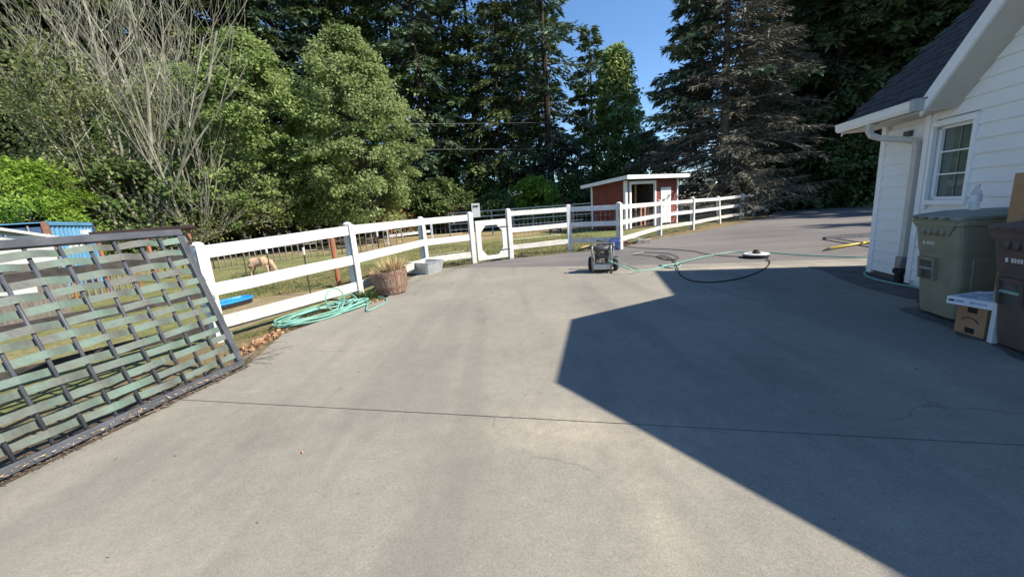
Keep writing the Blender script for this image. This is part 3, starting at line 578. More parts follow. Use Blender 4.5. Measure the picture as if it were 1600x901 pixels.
    for k in range(4):
        mb = MB(); x = -0.2 + 0.13 * k; mb.bx(f(x, -0.452, H * 0.968), f.m.to_3x3() @ Vector((0.022, 0, 0)), f.m.to_3x3() @ Vector((0, 0.012, 0)), Vector((0, 0, 0.008))); mb.build('lid_tab', m_greyd, lid)
    hb = MB(); hb.tube([f(-0.26, 0.44, H * 0.95), f(0.26, 0.44, H * 0.95)], 0.02, 8); hb.build('handle', m_body, root)
    for s in (-1, 1):
        wh = MB(); R = Matrix.Rotation(math.pi / 2, 3, 'Y'); R = f.m.to_3x3() @ R
        wh.lathe([(0.125, -0.03), (0.135, -0.02), (0.135, 0.02), (0.125, 0.03)], f(s * 0.265, 0.31, 0.135), 20, R); wh.build('wheel', m_black, root)
    # stamped white serial marks
    st = MB()
    for k, (x0, w_) in enumerate(((-0.155, 0.026), (-0.105, 0.020), (-0.08, 0.018), (-0.055, 0.02), (-0.03, 0.02))):
        zz = H * 0.725; st.add([f(x0, -0.3875, zz - 0.018), f(x0 + w_, -0.3875, zz - 0.018), f(x0 + w_, -0.391, zz + 0.018), f(x0, -0.391, zz + 0.018)], [(0, 1, 2, 3)])
    st.build('stamp', m_stamp, root)
    return root, f
gb, fg = wheelie_bin('green_bin', 'olive green wheeled bin with a water bottle standing on its lid', 5.03, 0.51, 1.12, m_greenbin, m_greenlid)
bb, fb_ = wheelie_bin('brown_bin', 'dark brown wheeled bin beside a tall cardboard box', 3.90, 0.68, 1.08, m_brownbin, m_brownbin)
# bottle
bp_ = fg(-0.02, -0.08, 1.12 * 1.022)
bt = thing('water_bottle', 'clear plastic water bottle with pale label standing on the green bin lid', 'bottle', bp_)
mb = MB(); mb.lathe([(0.038, 0.0), (0.043, 0.01), (0.043, 0.07), (0.039, 0.08), (0.043, 0.09), (0.043, 0.16), (0.036, 0.19), (0.018, 0.222), (0.016, 0.24)], bp_, 20); mb.build('bottle_body', m_pet, bt, smooth=True)
mb = MB(); mb.lathe([(0.0445, 0.0), (0.0445, 0.07)], bp_ + Vector((0, 0, 0.085)), 20, cap=False); mb.build('paper_label', m_cardw, bt, smooth=True)
mb = MB(); mb.lathe([(0.019, 0.0), (0.019, 0.022)], bp_ + Vector((0, 0, 0.236)), 16); mb.build('bottle_cap', m_stamp, bt)
# tall flat box between the bins
def carton(name, label, loc, rz, sx, sy, sz, mat, tape=True):
    root = thing(name, label, 'box', loc, rz); f = L(root)
    mb = MB(); rot = f.m.to_3x3(); mb.bx(f(0, 0, sz / 2), rot @ Vector((sx / 2, 0, 0)), rot @ Vector((0, sy / 2, 0)), Vector((0, 0, sz / 2))); mb.build('carton_body', mat, root, bevel=0.006)
    if tape:
        mb = MB(); mb.bx(f(0, 0, sz + 0.0015), rot @ Vector((sx / 2 - 0.01, 0, 0)), rot @ Vector((0, 0.03, 0)), Vector((0, 0, 0.001))); mb.build('tape', m_card, root)
    return root, f
carton('cardboard_box', 'tall flat brown cardboard box standing upright between the green and brown bins', HF(4.30, 0.46, 0.005), BR, 0.13, 0.80, 1.49, m_card)
# small box with a printed curved arrow, upside down, with hand holes
pb = G(1515, 523); sb, fs = carton('small_cardboard_box', 'small brown box with curved arrow print under the flat white box', HF(4.42, 0.80, 0.005), BR + 0.12, 0.27, 0.34, 0.29, m_card, tape=False)
ark = MB(); arc = [fs(0.085 * math.cos(a), -0.1715, 0.095 + 0.075 * math.sin(a)) for a in np.linspace(math.radians(35), math.radians(145), 14)]
ark.tube(arc, 0.005, 5); ark.tube([arc[0], fs(0.083, -0.1715, 0.125)], 0.004, 5); ark.tube([arc[0], fs(0.055, -0.1715, 0.15)], 0.004, 5); ark.build('printed_arrow', m_ink, sb)
for zz in (0.245, 0.045):
    mb = MB(); mb.bx(fs(0.01, -0.1705, zz), fs.m.to_3x3() @ Vector((0.042, 0, 0)), fs.m.to_3x3() @ Vector((0, 0.002, 0)), Vector((0, 0, 0.026))); mb.build('hand_hole', m_dark, sb)
wbx, fw_ = carton('flat_white_box', 'flat white box with blue print lying on the small brown box', fs(0.02, -0.03, 0.2925), BR + 0.42, 0.42, 0.42, 0.075, m_cardw, tape=False)
for (x, y, a, b_) in ((-0.08, 0.02, 0.07, 0.012), (0.06, -0.08, 0.05, 0.02), (0.03, 0.09, 0.10, 0.015), (-0.1, -0.12, 0.05, 0.03), (0.12, 0.1, 0.03, 0.05)):
    mb = MB(); mb.bx(fw_(x, y, 0.0765), fw_.m.to_3x3() @ Vector((a, b_ * 0.6, 0)), fw_.m.to_3x3() @ Vector((-b_ * 0.5, b_, 0)), Vector((0, 0, 0.0006))); mb.build('printed_patch', m_print, wbx)
for x, w_ in ((-0.17, 0.022), (-0.11, 0.03), (0.02, 0.06)):
    mb = MB(); mb.bx(fw_(x, -0.2105, 0.04), fw_.m.to_3x3() @ Vector((w_, 0, 0)), fw_.m.to_3x3() @ Vector((0, 0.0008, 0)), Vector((0, 0, 0.010))); mb.build('printed_patch', m_ink if x < -0.15 else m_print, wbx)
ev = MB(); ev.prism([fw_(-0.17, 0.05, 0.079), fw_(-0.02, 0.20, 0.079), fw_(0.10, 0.28, 0.098), fw_(-0.05, 0.20, 0.103)], (0, 0, 0.004)); o = ev.build('envelope', m_cardw, None, loc=fw_(-0.05, 0.15, 0.079)); tag(o, 'pale folded envelope lying on top of the flat white box', 'envelope')
tb, ft = carton('slim_carton', 'slim upright teal and white carton squeezed beside the brown bin', HF(4.175, 0.955, 0.005), BR - 0.08, 0.05, 0.05, 0.50, m_cardw, tape=False)
mb = MB(); mb.bx(ft(0, 0, 0.44), ft.m.to_3x3() @ Vector((0.0265, 0, 0)), ft.m.to_3x3() @ Vector((0, 0.0265, 0)), Vector((0, 0, 0.062))); mb.build('teal_band', m_hose, tb)
mb = MB(); mb.bx(ft(0, 0, 0.475), ft.m.to_3x3() @ Vector((0.0275, 0, 0)), ft.m.to_3x3() @ Vector((0, 0.0275, 0)), Vector((0, 0, 0.02))); mb.build('blue_band', m_print, tb)

# ================================================================== white rail fence
def fence(name, label, posts, rails, rail_h, mesh_bays=(), flat=False, mr=None, skip=()):
    """posts: (point, height, lean); rails: heights of the rail centres as fractions of the post"""
    root = thing(name, label, 'fence', posts[0][0])
    n = len(posts)
    for i, (p, h, lean) in enumerate(posts):
        if i in skip: continue
        a = posts[max(i - 1, 0)][0]; b = posts[min(i + 1, n - 1)][0]; t = (b - a).normalized(); nrm = Vector((t.y, -t.x, 0))
        if nrm.dot(-p) < 0: nrm = -nrm
        top = p + t * lean
        back = MB(); back.bx((p + top) / 2 - nrm * 0.055 + Vector((0, 0, h * 0.48 - 0.03)), t * 0.055, nrm * 0.055, (top - p) / 2 + Vector((0, 0, h * 0.48 + 0.03)))
        po = back.build('post', m_whitew if i % 3 else m_white, root, bevel=0.006)
        bt = MB(); bt.bx((p + top) / 2 + nrm * 0.058 + Vector((0, 0, h * 0.48 - 0.02)), t * 0.068, nrm * 0.013, (top - p) / 2 + Vector((0, 0, h * 0.48 + 0.02))); bt.build('batten', m_white, po, bevel=0.004)
        cp = MB()
        if flat: cp.bx(top + Vector((0, 0, h * 0.97)), t * 0.095, nrm * 0.085, Vector((0, 0, 0.018)))
        else: cp.lathe([(0.078, 0.0), (0.082, 0.012), (0.072, 0.032), (0.045, 0.05), (0.015, 0.056)], top + Vector((0, 0, h * 0.957)) - nrm * 0.03, 14)
        cp.build('cap', m_white, po, smooth=not flat)
    for i in range(n - 1):
        (p0, h0, l0), (p1, h1, l1) = posts[i], posts[i + 1]; t = (p1 - p0).normalized(); nrm = Vector((t.y, -t.x, 0))
        if nrm.dot(-p0) < 0: nrm = -nrm
        for k, (fr, wob) in enumerate(rails):
            a = p0 + Vector((0, 0, h0 * fr + random.uniform(-wob, wob))) + nrm * 0.022; b = p1 + Vector((0, 0, h1 * fr + random.uniform(-wob, wob))) + nrm * 0.022
            r = MB(); sg = 4; pts = []
            for s in range(sg + 1):
                q = a.lerp(b, s / sg); q.z += random.uniform(-wob, wob) * 0.35 if 0 < s < sg else 0; pts.append(q)
            hh = rail_h * 0.5
            r.loft([[q + nrm * 0.019 + Vector((0, 0, hh)), q - nrm * 0.019 + Vector((0, 0, hh)), q - nrm * 0.019 - Vector((0, 0, hh)), q + nrm * 0.019 - Vector((0, 0, hh))] for q in pts])
            r.build('rail', mr or (m_whitew if k == len(rails) - 1 else m_white), root, bevel=0.003)
        if i in mesh_bays:
            wm_ = MB(); ln = (p1 - p0).length; o_ = -nrm * 0.118
            for k in range(int(ln / 0.155)):
                q = p0 + t * (0.1 + k * 0.155) + o_; wm_.tube([q, q + Vector((0, 0, 1.32))], 0.0032, 3, cap=False)
            for zz in (0.05, 0.2, 0.38, 0.56, 0.74, 0.92, 1.1, 1.26): wm_.tube([p0 + o_ + Vector((0, 0, zz)), p1 + o_ + Vector((0, 0, zz))], 0.0032, 3, cap=False)
            x = wm_.build('wire_mesh', m_wire, root); x['kind'] = 'stuff'
    return root
P553 = G(562, 465); P345 = G(344, 529); GL_ = G(742, 410.5); GR_ = G(799, 402.5)
P660 = G(667, 420.5)
pm1 = P345 + (P345 - P553).normalized() * 2.35
fence('rail_fence', 'white three rail wooden fence running from the woven panel to the gate', [(P345, 1.38, 0), (P553, 1.5, 0), (P660, 1.5, 0.0), (GL_ + Vector((-.02, 0.01, 0)), 1.53, 0)],
      [(0.895, 0.01), (0.515, 0.012), (0.165, 0.012)], 0.175, (2,))
fence('rail_fence', 'rail fence with strap shade put into its dark rails standing behind the leaning woven panel', [(P345 + (pm1 - P345) * 0.05, 1.38, 0), (pm1, 1.36, 0)], [(0.86, 0.01), (0.50, 0.012), (0.165, 0.012)], 0.13, (), mr=m_shadewood, skip=(0,))  # rails coloured dark for the shadow the straps throw on them
fence('rail_fence', 'long white three rail wooden fence running from the gate past the red shed', [(GR_, 1.55, 0), (G(890.5, 391), 1.54, 0), (G(969, 388.5), 1.5, 0), (G(1031, 366.5), 1.46, 0), (G(1082, 358.5), 1.46, 0), (G(1124, 348.5), 1.42, -0.28), (G(1159, 342), 1.46, 0.0), (G(1178, 336), 1.44, 0), (G(1198, 330.5), 1.5, 0)],
      [(0.885, 0.006), (0.555, 0.01), (0.21, 0.012)], 0.15, tuple(range(8)))
# gate with corner gussets
gd = (GR_ - GL_).normalized(); gn = Vector((gd.y, -gd.x, 0)); gn = gn if gn.dot(-GL_) > 0 else -gn
gr_ = thing('garden_gate', 'white wooden gate with octagonal opening hung between two fence posts', 'gate', GL_)
gw_ = (GR_ - GL_).length; a0 = GL_ + gd * 0.10 + gn * 0.03; GH, GZ = 1.24, 0.05; s0, s1 = 0.0, gw_ - 0.24; bw = 0.155
def gp(s, z, o=0.0): return a0 + gd * s + gn * o + Vector((0, 0, z))
def gboard(nm, poly, th=0.034, o=0.0, mat=m_white):
    mb = MB(); mb.prism([gp(s, z, o) for s, z in poly], gn * th); return mb.build(nm, mat, gr_, bevel=0.003)
gboard('stile', [(s0, GZ), (s0 + bw, GZ), (s0 + bw, GH), (s0, GH)]); gboard('stile', [(s1 - bw, GZ), (s1, GZ), (s1, GH), (s1 - bw, GH)])
gboard('rail', [(s0 + bw + 0.003, GH - 0.16), (s1 - bw - 0.003, GH - 0.16), (s1 - bw - 0.003, GH), (s0 + bw + 0.003, GH)]); gboard('rail', [(s0 + bw + 0.003, GZ), (s1 - bw - 0.003, GZ), (s1 - bw - 0.003, GZ + 0.12), (s0 + bw + 0.003, GZ + 0.12)])
for (sa, sg) in ((s0 + bw, 1), (s1 - bw, -1)):
    gboard('gusset', [(sa, GH - 0.16), (sa + sg * 0.17, GH - 0.16), (sa, GH - 0.36)] if sg > 0 else [(sa, GH - 0.16), (sa, GH - 0.36), (sa + sg * 0.17, GH - 0.16)], 0.03)
    gboard('gusset', [(sa, GZ + 0.12), (sa, GZ + 0.32), (sa + sg * 0.17, GZ + 0.12)] if sg > 0 else [(sa, GZ + 0.12), (sa + sg * 0.17, GZ + 0.12), (sa, GZ + 0.32)], 0.03)
for z in (0.3, 1.0):
    mb = MB(); mb.beam(gp(s1 - 0.25, z, 0.04), gp(s1 + 0.08, z, 0.04), 0.006, 0.03); mb.build('hinge', m_greyd, gr_)
# the black bracket left lying at the gate post foot
q = GR_ + gn * 0.22 + gd * 0.25; mb = MB(); mb.tube([q + Vector((-.12, 0, .02)), q + Vector((0.02, 0, .03)), q + Vector((.22, .03, .015))], 0.02, 6); mb.tube([q + Vector((0, 0, .02)), q + Vector((0.02, 0.01, .16))], 0.016, 6); mb.tube([q + Vector((.02, 0, .03)), q + Vector((0.1, -0.06, .02))], 0.014, 6)
tag(mb.build('bracket', m_black, None, loc=q), 'small black metal bracket lying at the foot of the gate post', 'bracket')

# ================================================================== leaning panel of woven straps
PA = Vector((-3.41070, 2.23970, 0.03)); PB = Vector((-3.04383, 4.02833, 0.03)); pe = (PB - PA).normalized()
PT = Vector((-3.46927, 4.11559, 1.535)); pv = (PT - PB); PH = pv.length; pv.normalize(); pn = pe.cross(pv); pn = pn if pn.dot(Vector((1, 0, 0))) > 0 else -pn
PW = 2.75
pan = thing('woven_panel', 'charcoal steel frame woven with patinated grey green metal straps leaning on the white fence', 'panel', PB - pe * PW / 2)
def pp(s, t, o=0.0): return PB - pe * s + pv * t + pn * o          # s metres back from the near corner post, t up the panel
fw2 = 0.052
for (s0_, t0_, s1_, t1_, nm) in ((0, 0.026, PW, 0.026, 'bottom_tube'), (0, PH - 0.026, PW, PH - 0.026, 'top_tube')):
    mb = MB(); mb.bx(pp(PW / 2, t0_), pe * (PW / 2 + 0.032), pv * 0.033, pn * 0.030); mb.build(nm, m_frame, pan, bevel=0.006)
for s in (0.0, PW):
    mb = MB(); mb.bx(pp(s, PH / 2), pe * 0.032, pv * (PH / 2 - 0.062), pn * 0.030); mb.build('side_tube', m_frame, pan, bevel=0.006)
RS = 0.192; rods = [RS * (k + 1) for k in range(int(PW / RS) - 0)]
rods = [s for s in rods if s < PW - 0.1]
for s in rods:
    mb = MB(); mb.tube([pp(s + random.uniform(-.004, .004), 0.05), pp(s + random.uniform(-.006, .006), PH - 0.05)], 0.0135, 10); mb.build('rod', m_frame, pan, smooth=True)
NS = 13
for i in range(NS):
    t = 0.135 + i * (PH - 0.25) / (NS - 1); mb = MB(); sw = 0.060; rows = []
    xs = [(-0.03, 1 if i % 2 == 0 else -1)] + [(s, (1 if (k + i) % 2 else -1)) for k, s in enumerate(rods)] + [(PW + 0.03, 1)]
    end = random.uniform(-0.02, 0.01)
    for k in range(len(xs) - 1):
        (sA, oA), (sB, oB) = xs[k], xs[k + 1]
        for j in range(5):
            f_ = j / 5; o_ = (oA + (oB - oA) * (0.5 - 0.5 * math.cos(math.pi * f_))) * 0.029
            rows.append((sA + (sB - sA) * f_, o_))
    rows.append((xs[-1][0], 0.029)); ph = random.uniform(0, 6.28); am = random.uniform(0.006, 0.015); drift = random.uniform(-.008, .008)
    rings = []
    for s, o_ in rows:
        tw = am * math.sin(s * 2.3 + ph) + drift * s; hw_ = sw / 2 * (1 + 0.05 * math.sin(s * 5 + ph))
        if i % 2 and s < -0.02: s = 0.06 + end
        if i % 2 == 0 and s < -0.02: s = -0.03 + end
        tl = 0.10 * o_
        rings.append([pp(s, t + tw - hw_, o_ + 0.0014 + tl * 0), pp(s, t + tw + hw_, o_ + 0.0014), pp(s, t + tw + hw_, o_ - 0.0014), pp(s, t + tw - hw_, o_ - 0.0014)])
    mb.loft(rings); mb.build('strap', m_strap, pan)
# latch on the upper corner
mb = MB(); mb.tube([pp(-0.03, PH - 0.02), pp(-0.08, PH - 0.03, 0.0), pp(-0.10, PH - 0.12, 0.0), pp(-0.085, PH - 0.16, 0)], 0.012, 6); mb.tube([pp(-0.03, PH - 0.09), pp(-0.09, PH - 0.10)], 0.01, 6); mb.build('latch', m_black, pan)
# straw litter and bark caught along the panel foot
def litter(name, mat, pts_fn, n, ln, wd, up=0.4):
    C = np.array([pts_fn() for _ in range(n)]); D = rnd_unit(n); D[:, 2] = np.abs(D[:, 2]) * up; D = unit(D); S = perp(D)
    me = quads_mesh(name, C, D, S, rng.uniform(ln[0], ln[1], n), rng.uniform(wd[0], wd[1], n), mat); return finish(name, me, kind='stuff')
def along(a, b, w, z=0.005):
    d = (b - a); nn = Vector((-d.y, d.x, 0)).normalized()
    def f():
        p = a + d * random.random() + nn * random.gauss(0, w); return (p.x, p.y, z + random.random() * 0.015)
    return f
litter('straw_litter', m_straw, along(PB - pe * 2.6, PB + pe * 0.02, 0.035, 0.055), 900, (0.015, 0.05), (0.003, 0.007), 0.15)
o = sheet('debris_strip', [PB + pe * 0.06 + Vector((0.05, 0, 0)), PB - pe * 2.8 + Vector((0.07, 0, 0)), PB - pe * 2.8 - Vector((0.55, 0, 0)), PB + pe * 0.06 - Vector((0.3, 0, 0))], m_soil, 0.006)
litter('bark_litter', m_twig, along(PB - pe * 2.7 + Vector((0.03, 0, 0)), PB + pe * 0.05 + Vector((0.03, 0, 0)), 0.03, 0.006), 700, (0.015, 0.06), (0.004, 0.012), 0.15)
def onslab():
    p = HF(random.uniform(-1, 8.5), random.uniform(1.5, 8.2)); return (p.x, p.y, 0.004)
litter('slab_litter', m_twig, onslab, 70, (0.012, 0.045), (0.005, 0.016), 0.15)
litter('slab_leaves', m_deadleaf, onslab, 14, (0.02, 0.045), (0.012, 0.03), 0.3)
# dead leaves and twigs at the slab edge
va, vb = G(370, 560), G(448, 515)
litter('dead_leaves', m_deadleaf, along(va + Vector((-.1, .02, -.03)), vb + Vector((-.1, 0.02, -.03)), 0.06, -0.03), 190, (0.04, 0.10), (0.03, 0.07), 0.5)
litter('edge_leaves', m_deadleaf, along(G(442, 522) + Vector((-.15, 0, -.03)), G(600, 466) + Vector((-.15, 0, -.03)), 0.08, -0.03), 110, (0.03, 0.06), (0.02, 0.05), 0.5)
tw_ = MB(); q0 = G(385, 562, 0.01)
def twig(p, d, ln, r, depth):
    pts = [p]; 
    for k in range(4):
        d = (d + Vector((random.uniform(-.35, .35), random.uniform(-.35, .35), random.uniform(-.12, .12)))).normalized(); q = pts[-1] + d * ln / 4; q.z = min(max(q.z, 0.006), 0.14); pts.append(q)
        if depth and random.random() < 0.75: twig(q.copy(), (d + Vector((random.uniform(-.9, .9), random.uniform(-.9, .9), 0.1))).normalized(), ln * 0.55, r * 0.6, depth - 1)
    tw_.tube(pts, [r * (1 - 0.18 * k) for k in range(5)], 4)
for a in (-0.4, 0.1, 0.5, 0.9, 1.4): twig(q0 + Vector((random.uniform(-.1, .1), random.uniform(-.1, .1), 0.02)), Vector((math.cos(a), math.sin(a), 0.12)), 0.36, 0.006, 2)
tag(tw_.build('twigs', m_twig, None, loc=q0), 'tangle of dry brown twigs lying beside the lower corner of the woven panel', 'branch')

# ================================================================== red shed
SA, SB, SCn = G(978, 358), G(1057.5, 348), G(909, 361.5)
sx = (SB - SA); SWd = sx.length; sx.normalize(); sy = Vector((-sx.y, sx.x, 0)); SD = (SCn - SA).dot(sy); SD = min(max(SD, 2.6), 6.0)
shed = thing('red_shed', 'small red board shed with white trim and a sloping white edged roof', 'shed', SA)
def hgt(u, v, xy): d = ray(u, v); return CAMH + d[2] * math.hypot(xy[0], xy[1]) / math.hypot(d[0], d[1])
SHF = hgt(977, 279, SA); SHB = hgt(908, 292, SA + sy * SD)
print('shed', SWd, SD, SHF, SHB)
def sp_(x, y, z): return SA + sx * x + sy * y + Vector((0, 0, z))
def zroof(y): return SHF + (SHB - SHF) * y / SD
def sbox(nm, x0, x1, y0, y1, z0, z1, mat, bev=0.0, par=None):
    mb = MB(); mb.prism([sp_(x0, y0, z0), sp_(x1, y0, z0), sp_(x1, y1, z0), sp_(x0, y1, z0)], (0, 0, z1 - z0)); return mb.build(nm, mat, par or shed, bevel=bev)
DX0, DX1 = SWd * 0.05, SWd * 0.53; PX0, PX1 = SWd * 0.665, SWd * 0.84
zo = SHF - 0.12 - 0.20
# red boards: front right of the opening, left side, back and right side
bh = 0.20
def hboard(x0, x1, z): 
    mb = MB(); mb.add([sp_(x0, -0.022, z), sp_(x1, -0.022, z), sp_(x1, -0.006, z + bh), sp_(x0, -0.006, z + bh), sp_(x0, 0.01, z), sp_(x1, 0.01, z), sp_(x1, 0.01, z + bh), sp_(x0, 0.01, z + bh)], [(0, 1, 2, 3), (4, 7, 6, 5), (0, 4, 5, 1), (3, 2, 6, 7), (1, 5, 6, 2), (0, 3, 7, 4)]); mb.build('board', m_redlit, shed)
z = 0.05
while z < SHF - 0.25:
    hboard(DX1 + 0.13, PX0 - 0.06, z); hboard(PX1 + 0.06, SWd - 0.02, z); z += bh - 0.008
z = 2.1
while z < SHF - 0.16: hboard(PX0 - 0.06, PX1 + 0.06, z); z += bh - 0.008
z = 0.05
while z < SHF - 0.02:
    zt = min(z + bh, 9)
    yend = SD if zt < SHB - 0.1 else max(0.3, min(SD, (zt - SHF + 0.1) / (SHB - SHF) * SD))
    if zt > SHF - 0.02: break
    mb = MB(); mb.add([sp_(-0.022, 0.0, z), sp_(-0.022, yend, z), sp_(-0.006, yend, zt), sp_(-0.006, 0.0, zt), sp_(0.01, 0, z), sp_(0.01, yend, z), sp_(0.01, yend, zt), sp_(0.01, 0, zt)], [(3, 2, 1, 0), (5, 6, 7, 4), (1, 5, 4, 0), (7, 6, 2, 3), (2, 6, 5, 1), (4, 7, 3, 0)]); mb.build('board', m_red, shed); z += bh - 0.008
mb = MB(); mb.prism([sp_(0.012, 0.0, 0), sp_(0.012, SD, 0), sp_(0.012, SD, zroof(SD) - 0.06), sp_(0.012, 0, zroof(0) - 0.06)], sx * 0.02); mb.build('wall', m_red, shed)
mb = MB(); mb.prism([sp_(0.03, SD - 0.02, 0), sp_(SWd - .02, SD - 0.02, 0), sp_(SWd - .02, SD - .02, SHB - 0.06), sp_(0.03, SD - .02, SHB - 0.06)], sy * 0.02); mb.build('wall', m_red, shed)
mb = MB(); mb.prism([sp_(SWd - 0.03, 0.02, 0), sp_(SWd - .03, SD - 0.03, 0), sp_(SWd - .03, SD - .03, SHB - 0.06), sp_(SWd - .03, 0.02, SHF - 0.06)], sx * 0.02); mb.build('wall', m_red, shed)
sbox('partition', DX1 + 0.1, DX1 + 0.14, 0.03, SD - 0.05, 0, SHB - 0.1, m_shadewood); sbox('shed_floor', 0.05, SWd - 0.05, 0.05, SD - 0.05, -0.02, 0.01, m_soil); sbox('shade_lining', 0.05, DX1 + 0.09, SD - 0.10, SD - 0.04, 0.0, SHB - 0.12, m_shadewood); sbox('shade_lining', 0.036, 0.05, 0.05, SD - 0.12, 0.0, SHB - 0.12, m_shadewood)  # lining added and partition, floor toned dark for the shade indoors
# white trim: corners, opening frame, door casing
sbox('trim', -0.05, 0.10, -0.05, -0.023, 0, SHF - 0.10, m_trim); sbox('trim', SWd - 0.09, SWd + 0.02, -0.05, -0.023, 0, SHF - 0.10, m_trim)
mb = MB(); mb.prism([sp_(-0.05, SD - 0.11, 0), sp_(-0.05, SD + 0.02, 0), sp_(-0.05, SD + 0.02, SHB - 0.08), sp_(-0.05, SD - 0.11, SHB - 0.08)], sx * 0.026); mb.build('trim', m_trim, shed)
mb = MB(); mb.prism([sp_(-0.05, -0.02, 0), sp_(-0.05, 0.10, 0), sp_(-0.05, 0.10, SHF - 0.12), sp_(-0.05, -0.02, SHF - 0.12)], sx * 0.026); mb.build('trim', m_trim, shed)
sbox('door_post', DX0 + 0.06, DX0 + 0.20, -0.045, 0.06, 0, zo, m_trim); sbox('door_post', DX1, DX1 + 0.13, -0.045, 0.06, 0, zo, m_trim)
sbox('lintel', DX0 + 0.05, DX1 + 0.13, -0.045, 0.06, zo + 0.002, zo + 0.17, m_trim)
sbox('post', (DX0 + DX1) / 2 + 0.12, (DX0 + DX1) / 2 + 0.22, 0.55, 0.65, 0, SHF - 0.25, m_wood)
for x in (0.62, 0.78, 0.92): 
    xx = DX0 + (DX1 - DX0) * x; sbox('slat', xx, xx + 0.13, 0.30, 0.34, 0.05, 1.22, M('pinkish_slat', (0.36, 0.16, 0.11), (0.46, 0.27, 0.20), 5, 0.8))
sbox('crosspiece', DX0 + (DX1 - DX0) * 0.60, DX1, 0.345, 0.38, 1.02, 1.12, m_rustpost)
# six panel door
door = sbox('door', PX0, PX1, -0.042, -0.012, 0.10, 2.06, m_trim)
for (zz, hh) in ((1.62, 0.28), (0.98, 0.52), (0.30, 0.52)):
    for k in (0, 1):
        x0 = PX0 + 0.09 + k * ((PX1 - PX0) / 2 - 0.02); x1 = x0 + (PX1 - PX0) / 2 - 0.16
        sbox('door_panel', x0, x1, -0.049, -0.0425, zz, zz + hh, M('door_panel_paint', (0.60, 0.60, 0.60), None, rough=0.5), 0.004, door)
mb = MB(); mb.lathe([(0.0, 0), (0.03, 0.01), (0.03, 0.035), (0.0, 0.045)], sp_(PX0 + 0.06, -0.045, 1.0), 10, Matrix.Rotation(math.pi / 2, 3, 'X'), cap=False); mb.build('handle', m_brass, door)
sbox('door_casing', PX0 - 0.058, PX0 - 0.004, -0.047, -0.02, 0.05, 2.12, m_trim); sbox('door_casing', PX1 + 0.004, PX1 + 0.058, -0.047, -0.02, 0.05, 2.12, m_trim); sbox('door_casing', PX0 - 0.003, PX1 + 0.003, -0.047, -0.02, 2.068, 2.12, m_trim)
# roof with overhang and white fascia
ov = 0.42; rx0, rx1, ry0, ry1 = -0.45, SWd + 0.35, -0.55, SD + 0.42
def rz_(y): return zroof(y) + 0.02
mb = MB(); mb.prism([sp_(rx0, ry0, rz_(ry0)), sp_(rx1, ry0, rz_(ry0)), sp_(rx1, ry1, rz_(ry1)), sp_(rx0, ry1, rz_(ry1))], (0, 0, 0.06)); mb.build('roof', m_shingle, shed)
mb = MB(); mb.prism([sp_(rx0 - 0.03, ry0 - 0.002, rz_(ry0) - 0.13), sp_(rx1 + 0.03, ry0 - 0.002, rz_(ry0) - 0.13), sp_(rx1 + 0.03, ry0 - 0.002, rz_(ry0) + 0.075), sp_(rx0 - 0.03, ry0 - 0.002, rz_(ry0) + 0.075)], sy * -0.028); mb.build('fascia', m_trim, shed)
mb = MB(); mb.prism([sp_(rx0 - 0.002, ry0, rz_(ry0) - 0.12), sp_(rx0 - 0.002, ry1, rz_(ry1) - 0.12), sp_(rx0 - 0.002, ry1, rz_(ry1) + 0.07), sp_(rx0 - 0.002, ry0, rz_(ry0) + 0.07)], sx * -0.028); mb.build('fascia', m_trim, shed)
mb = MB(); mb.prism([sp_(rx1 + 0.002, ry0, rz_(ry0) - 0.12), sp_(rx1 + 0.002, ry1, rz_(ry1) - 0.12), sp_(rx1 + 0.002, ry1, rz_(ry1) + 0.07), sp_(rx1 + 0.002, ry0, rz_(ry0) + 0.07)], sx * 0.028); mb.build('fascia', m_trim, shed)
# rough planks lying along the fence foot before the shed
for k in range(5):
    a = G(1010 + 14 * k, 371 - 4.6 * k, -0.02); b = G(1050 + 12 * k, 366 - 3.4 * k, -0.02)
# ================================================================== pasture: wire fence, stakes, corral, sign
def zdist(p): return math.hypot(p.x, p.y)
wf_pts = [('w', G(336, 452), 1.10), ('t', G(388, 441), 1.02), ('t', G(428, 447), 1.0), ('t', G(485, 458), 1.0), ('w', G(530, 446), 1.25), ('t', G(596, 420), 1.16)]
wire = thing('wire_fence', 'low wire fence of dark steel posts with white tops and two rust red wooden posts', 'fence', wf_pts[0][1])
for k, p, h in wf_pts:
    mb = MB()
    if k == 'w': mb.tube([p - Vector((0, 0, .1)), p + Vector((random.uniform(-.03, .03), 0, h))], 0.055, 8); mb.build('wooden_post', m_rustpost, wire)
    else:
        q = p + Vector((random.uniform(-.03, .03), 0, h)); mb.tube([p - Vector((0, 0, .1)), q], 0.016, 5); t_ = mb.build('steel_post', m_tpost, wire)
        mb = MB(); mb.tube([p.lerp(q, 0.86), q + Vector((0, 0, .02))], 0.026, 6); mb.build('post_cap', m_stamp, t_)
mb = MB()
for i in range(len(wf_pts) - 1):
    a, b = wf_pts[i][1], wf_pts[i + 1][1]
    for zz in (0.1, 0.3, 0.5, 0.7, 0.9): mb.tube([a + Vector((0, 0, zz)), b + Vector((0, 0, zz))], 0.0022, 3, cap=False)
    ln = (b - a).length
    for k in range(int(ln / 0.3)): q = a.lerp(b, (k + 0.5) * 0.3 / ln); mb.tube([q, q + Vector((0, 0, 0.9))], 0.0018, 3, cap=False)
x = mb.build('wire_mesh', m_wire, wire); x['kind'] = 'stuff'
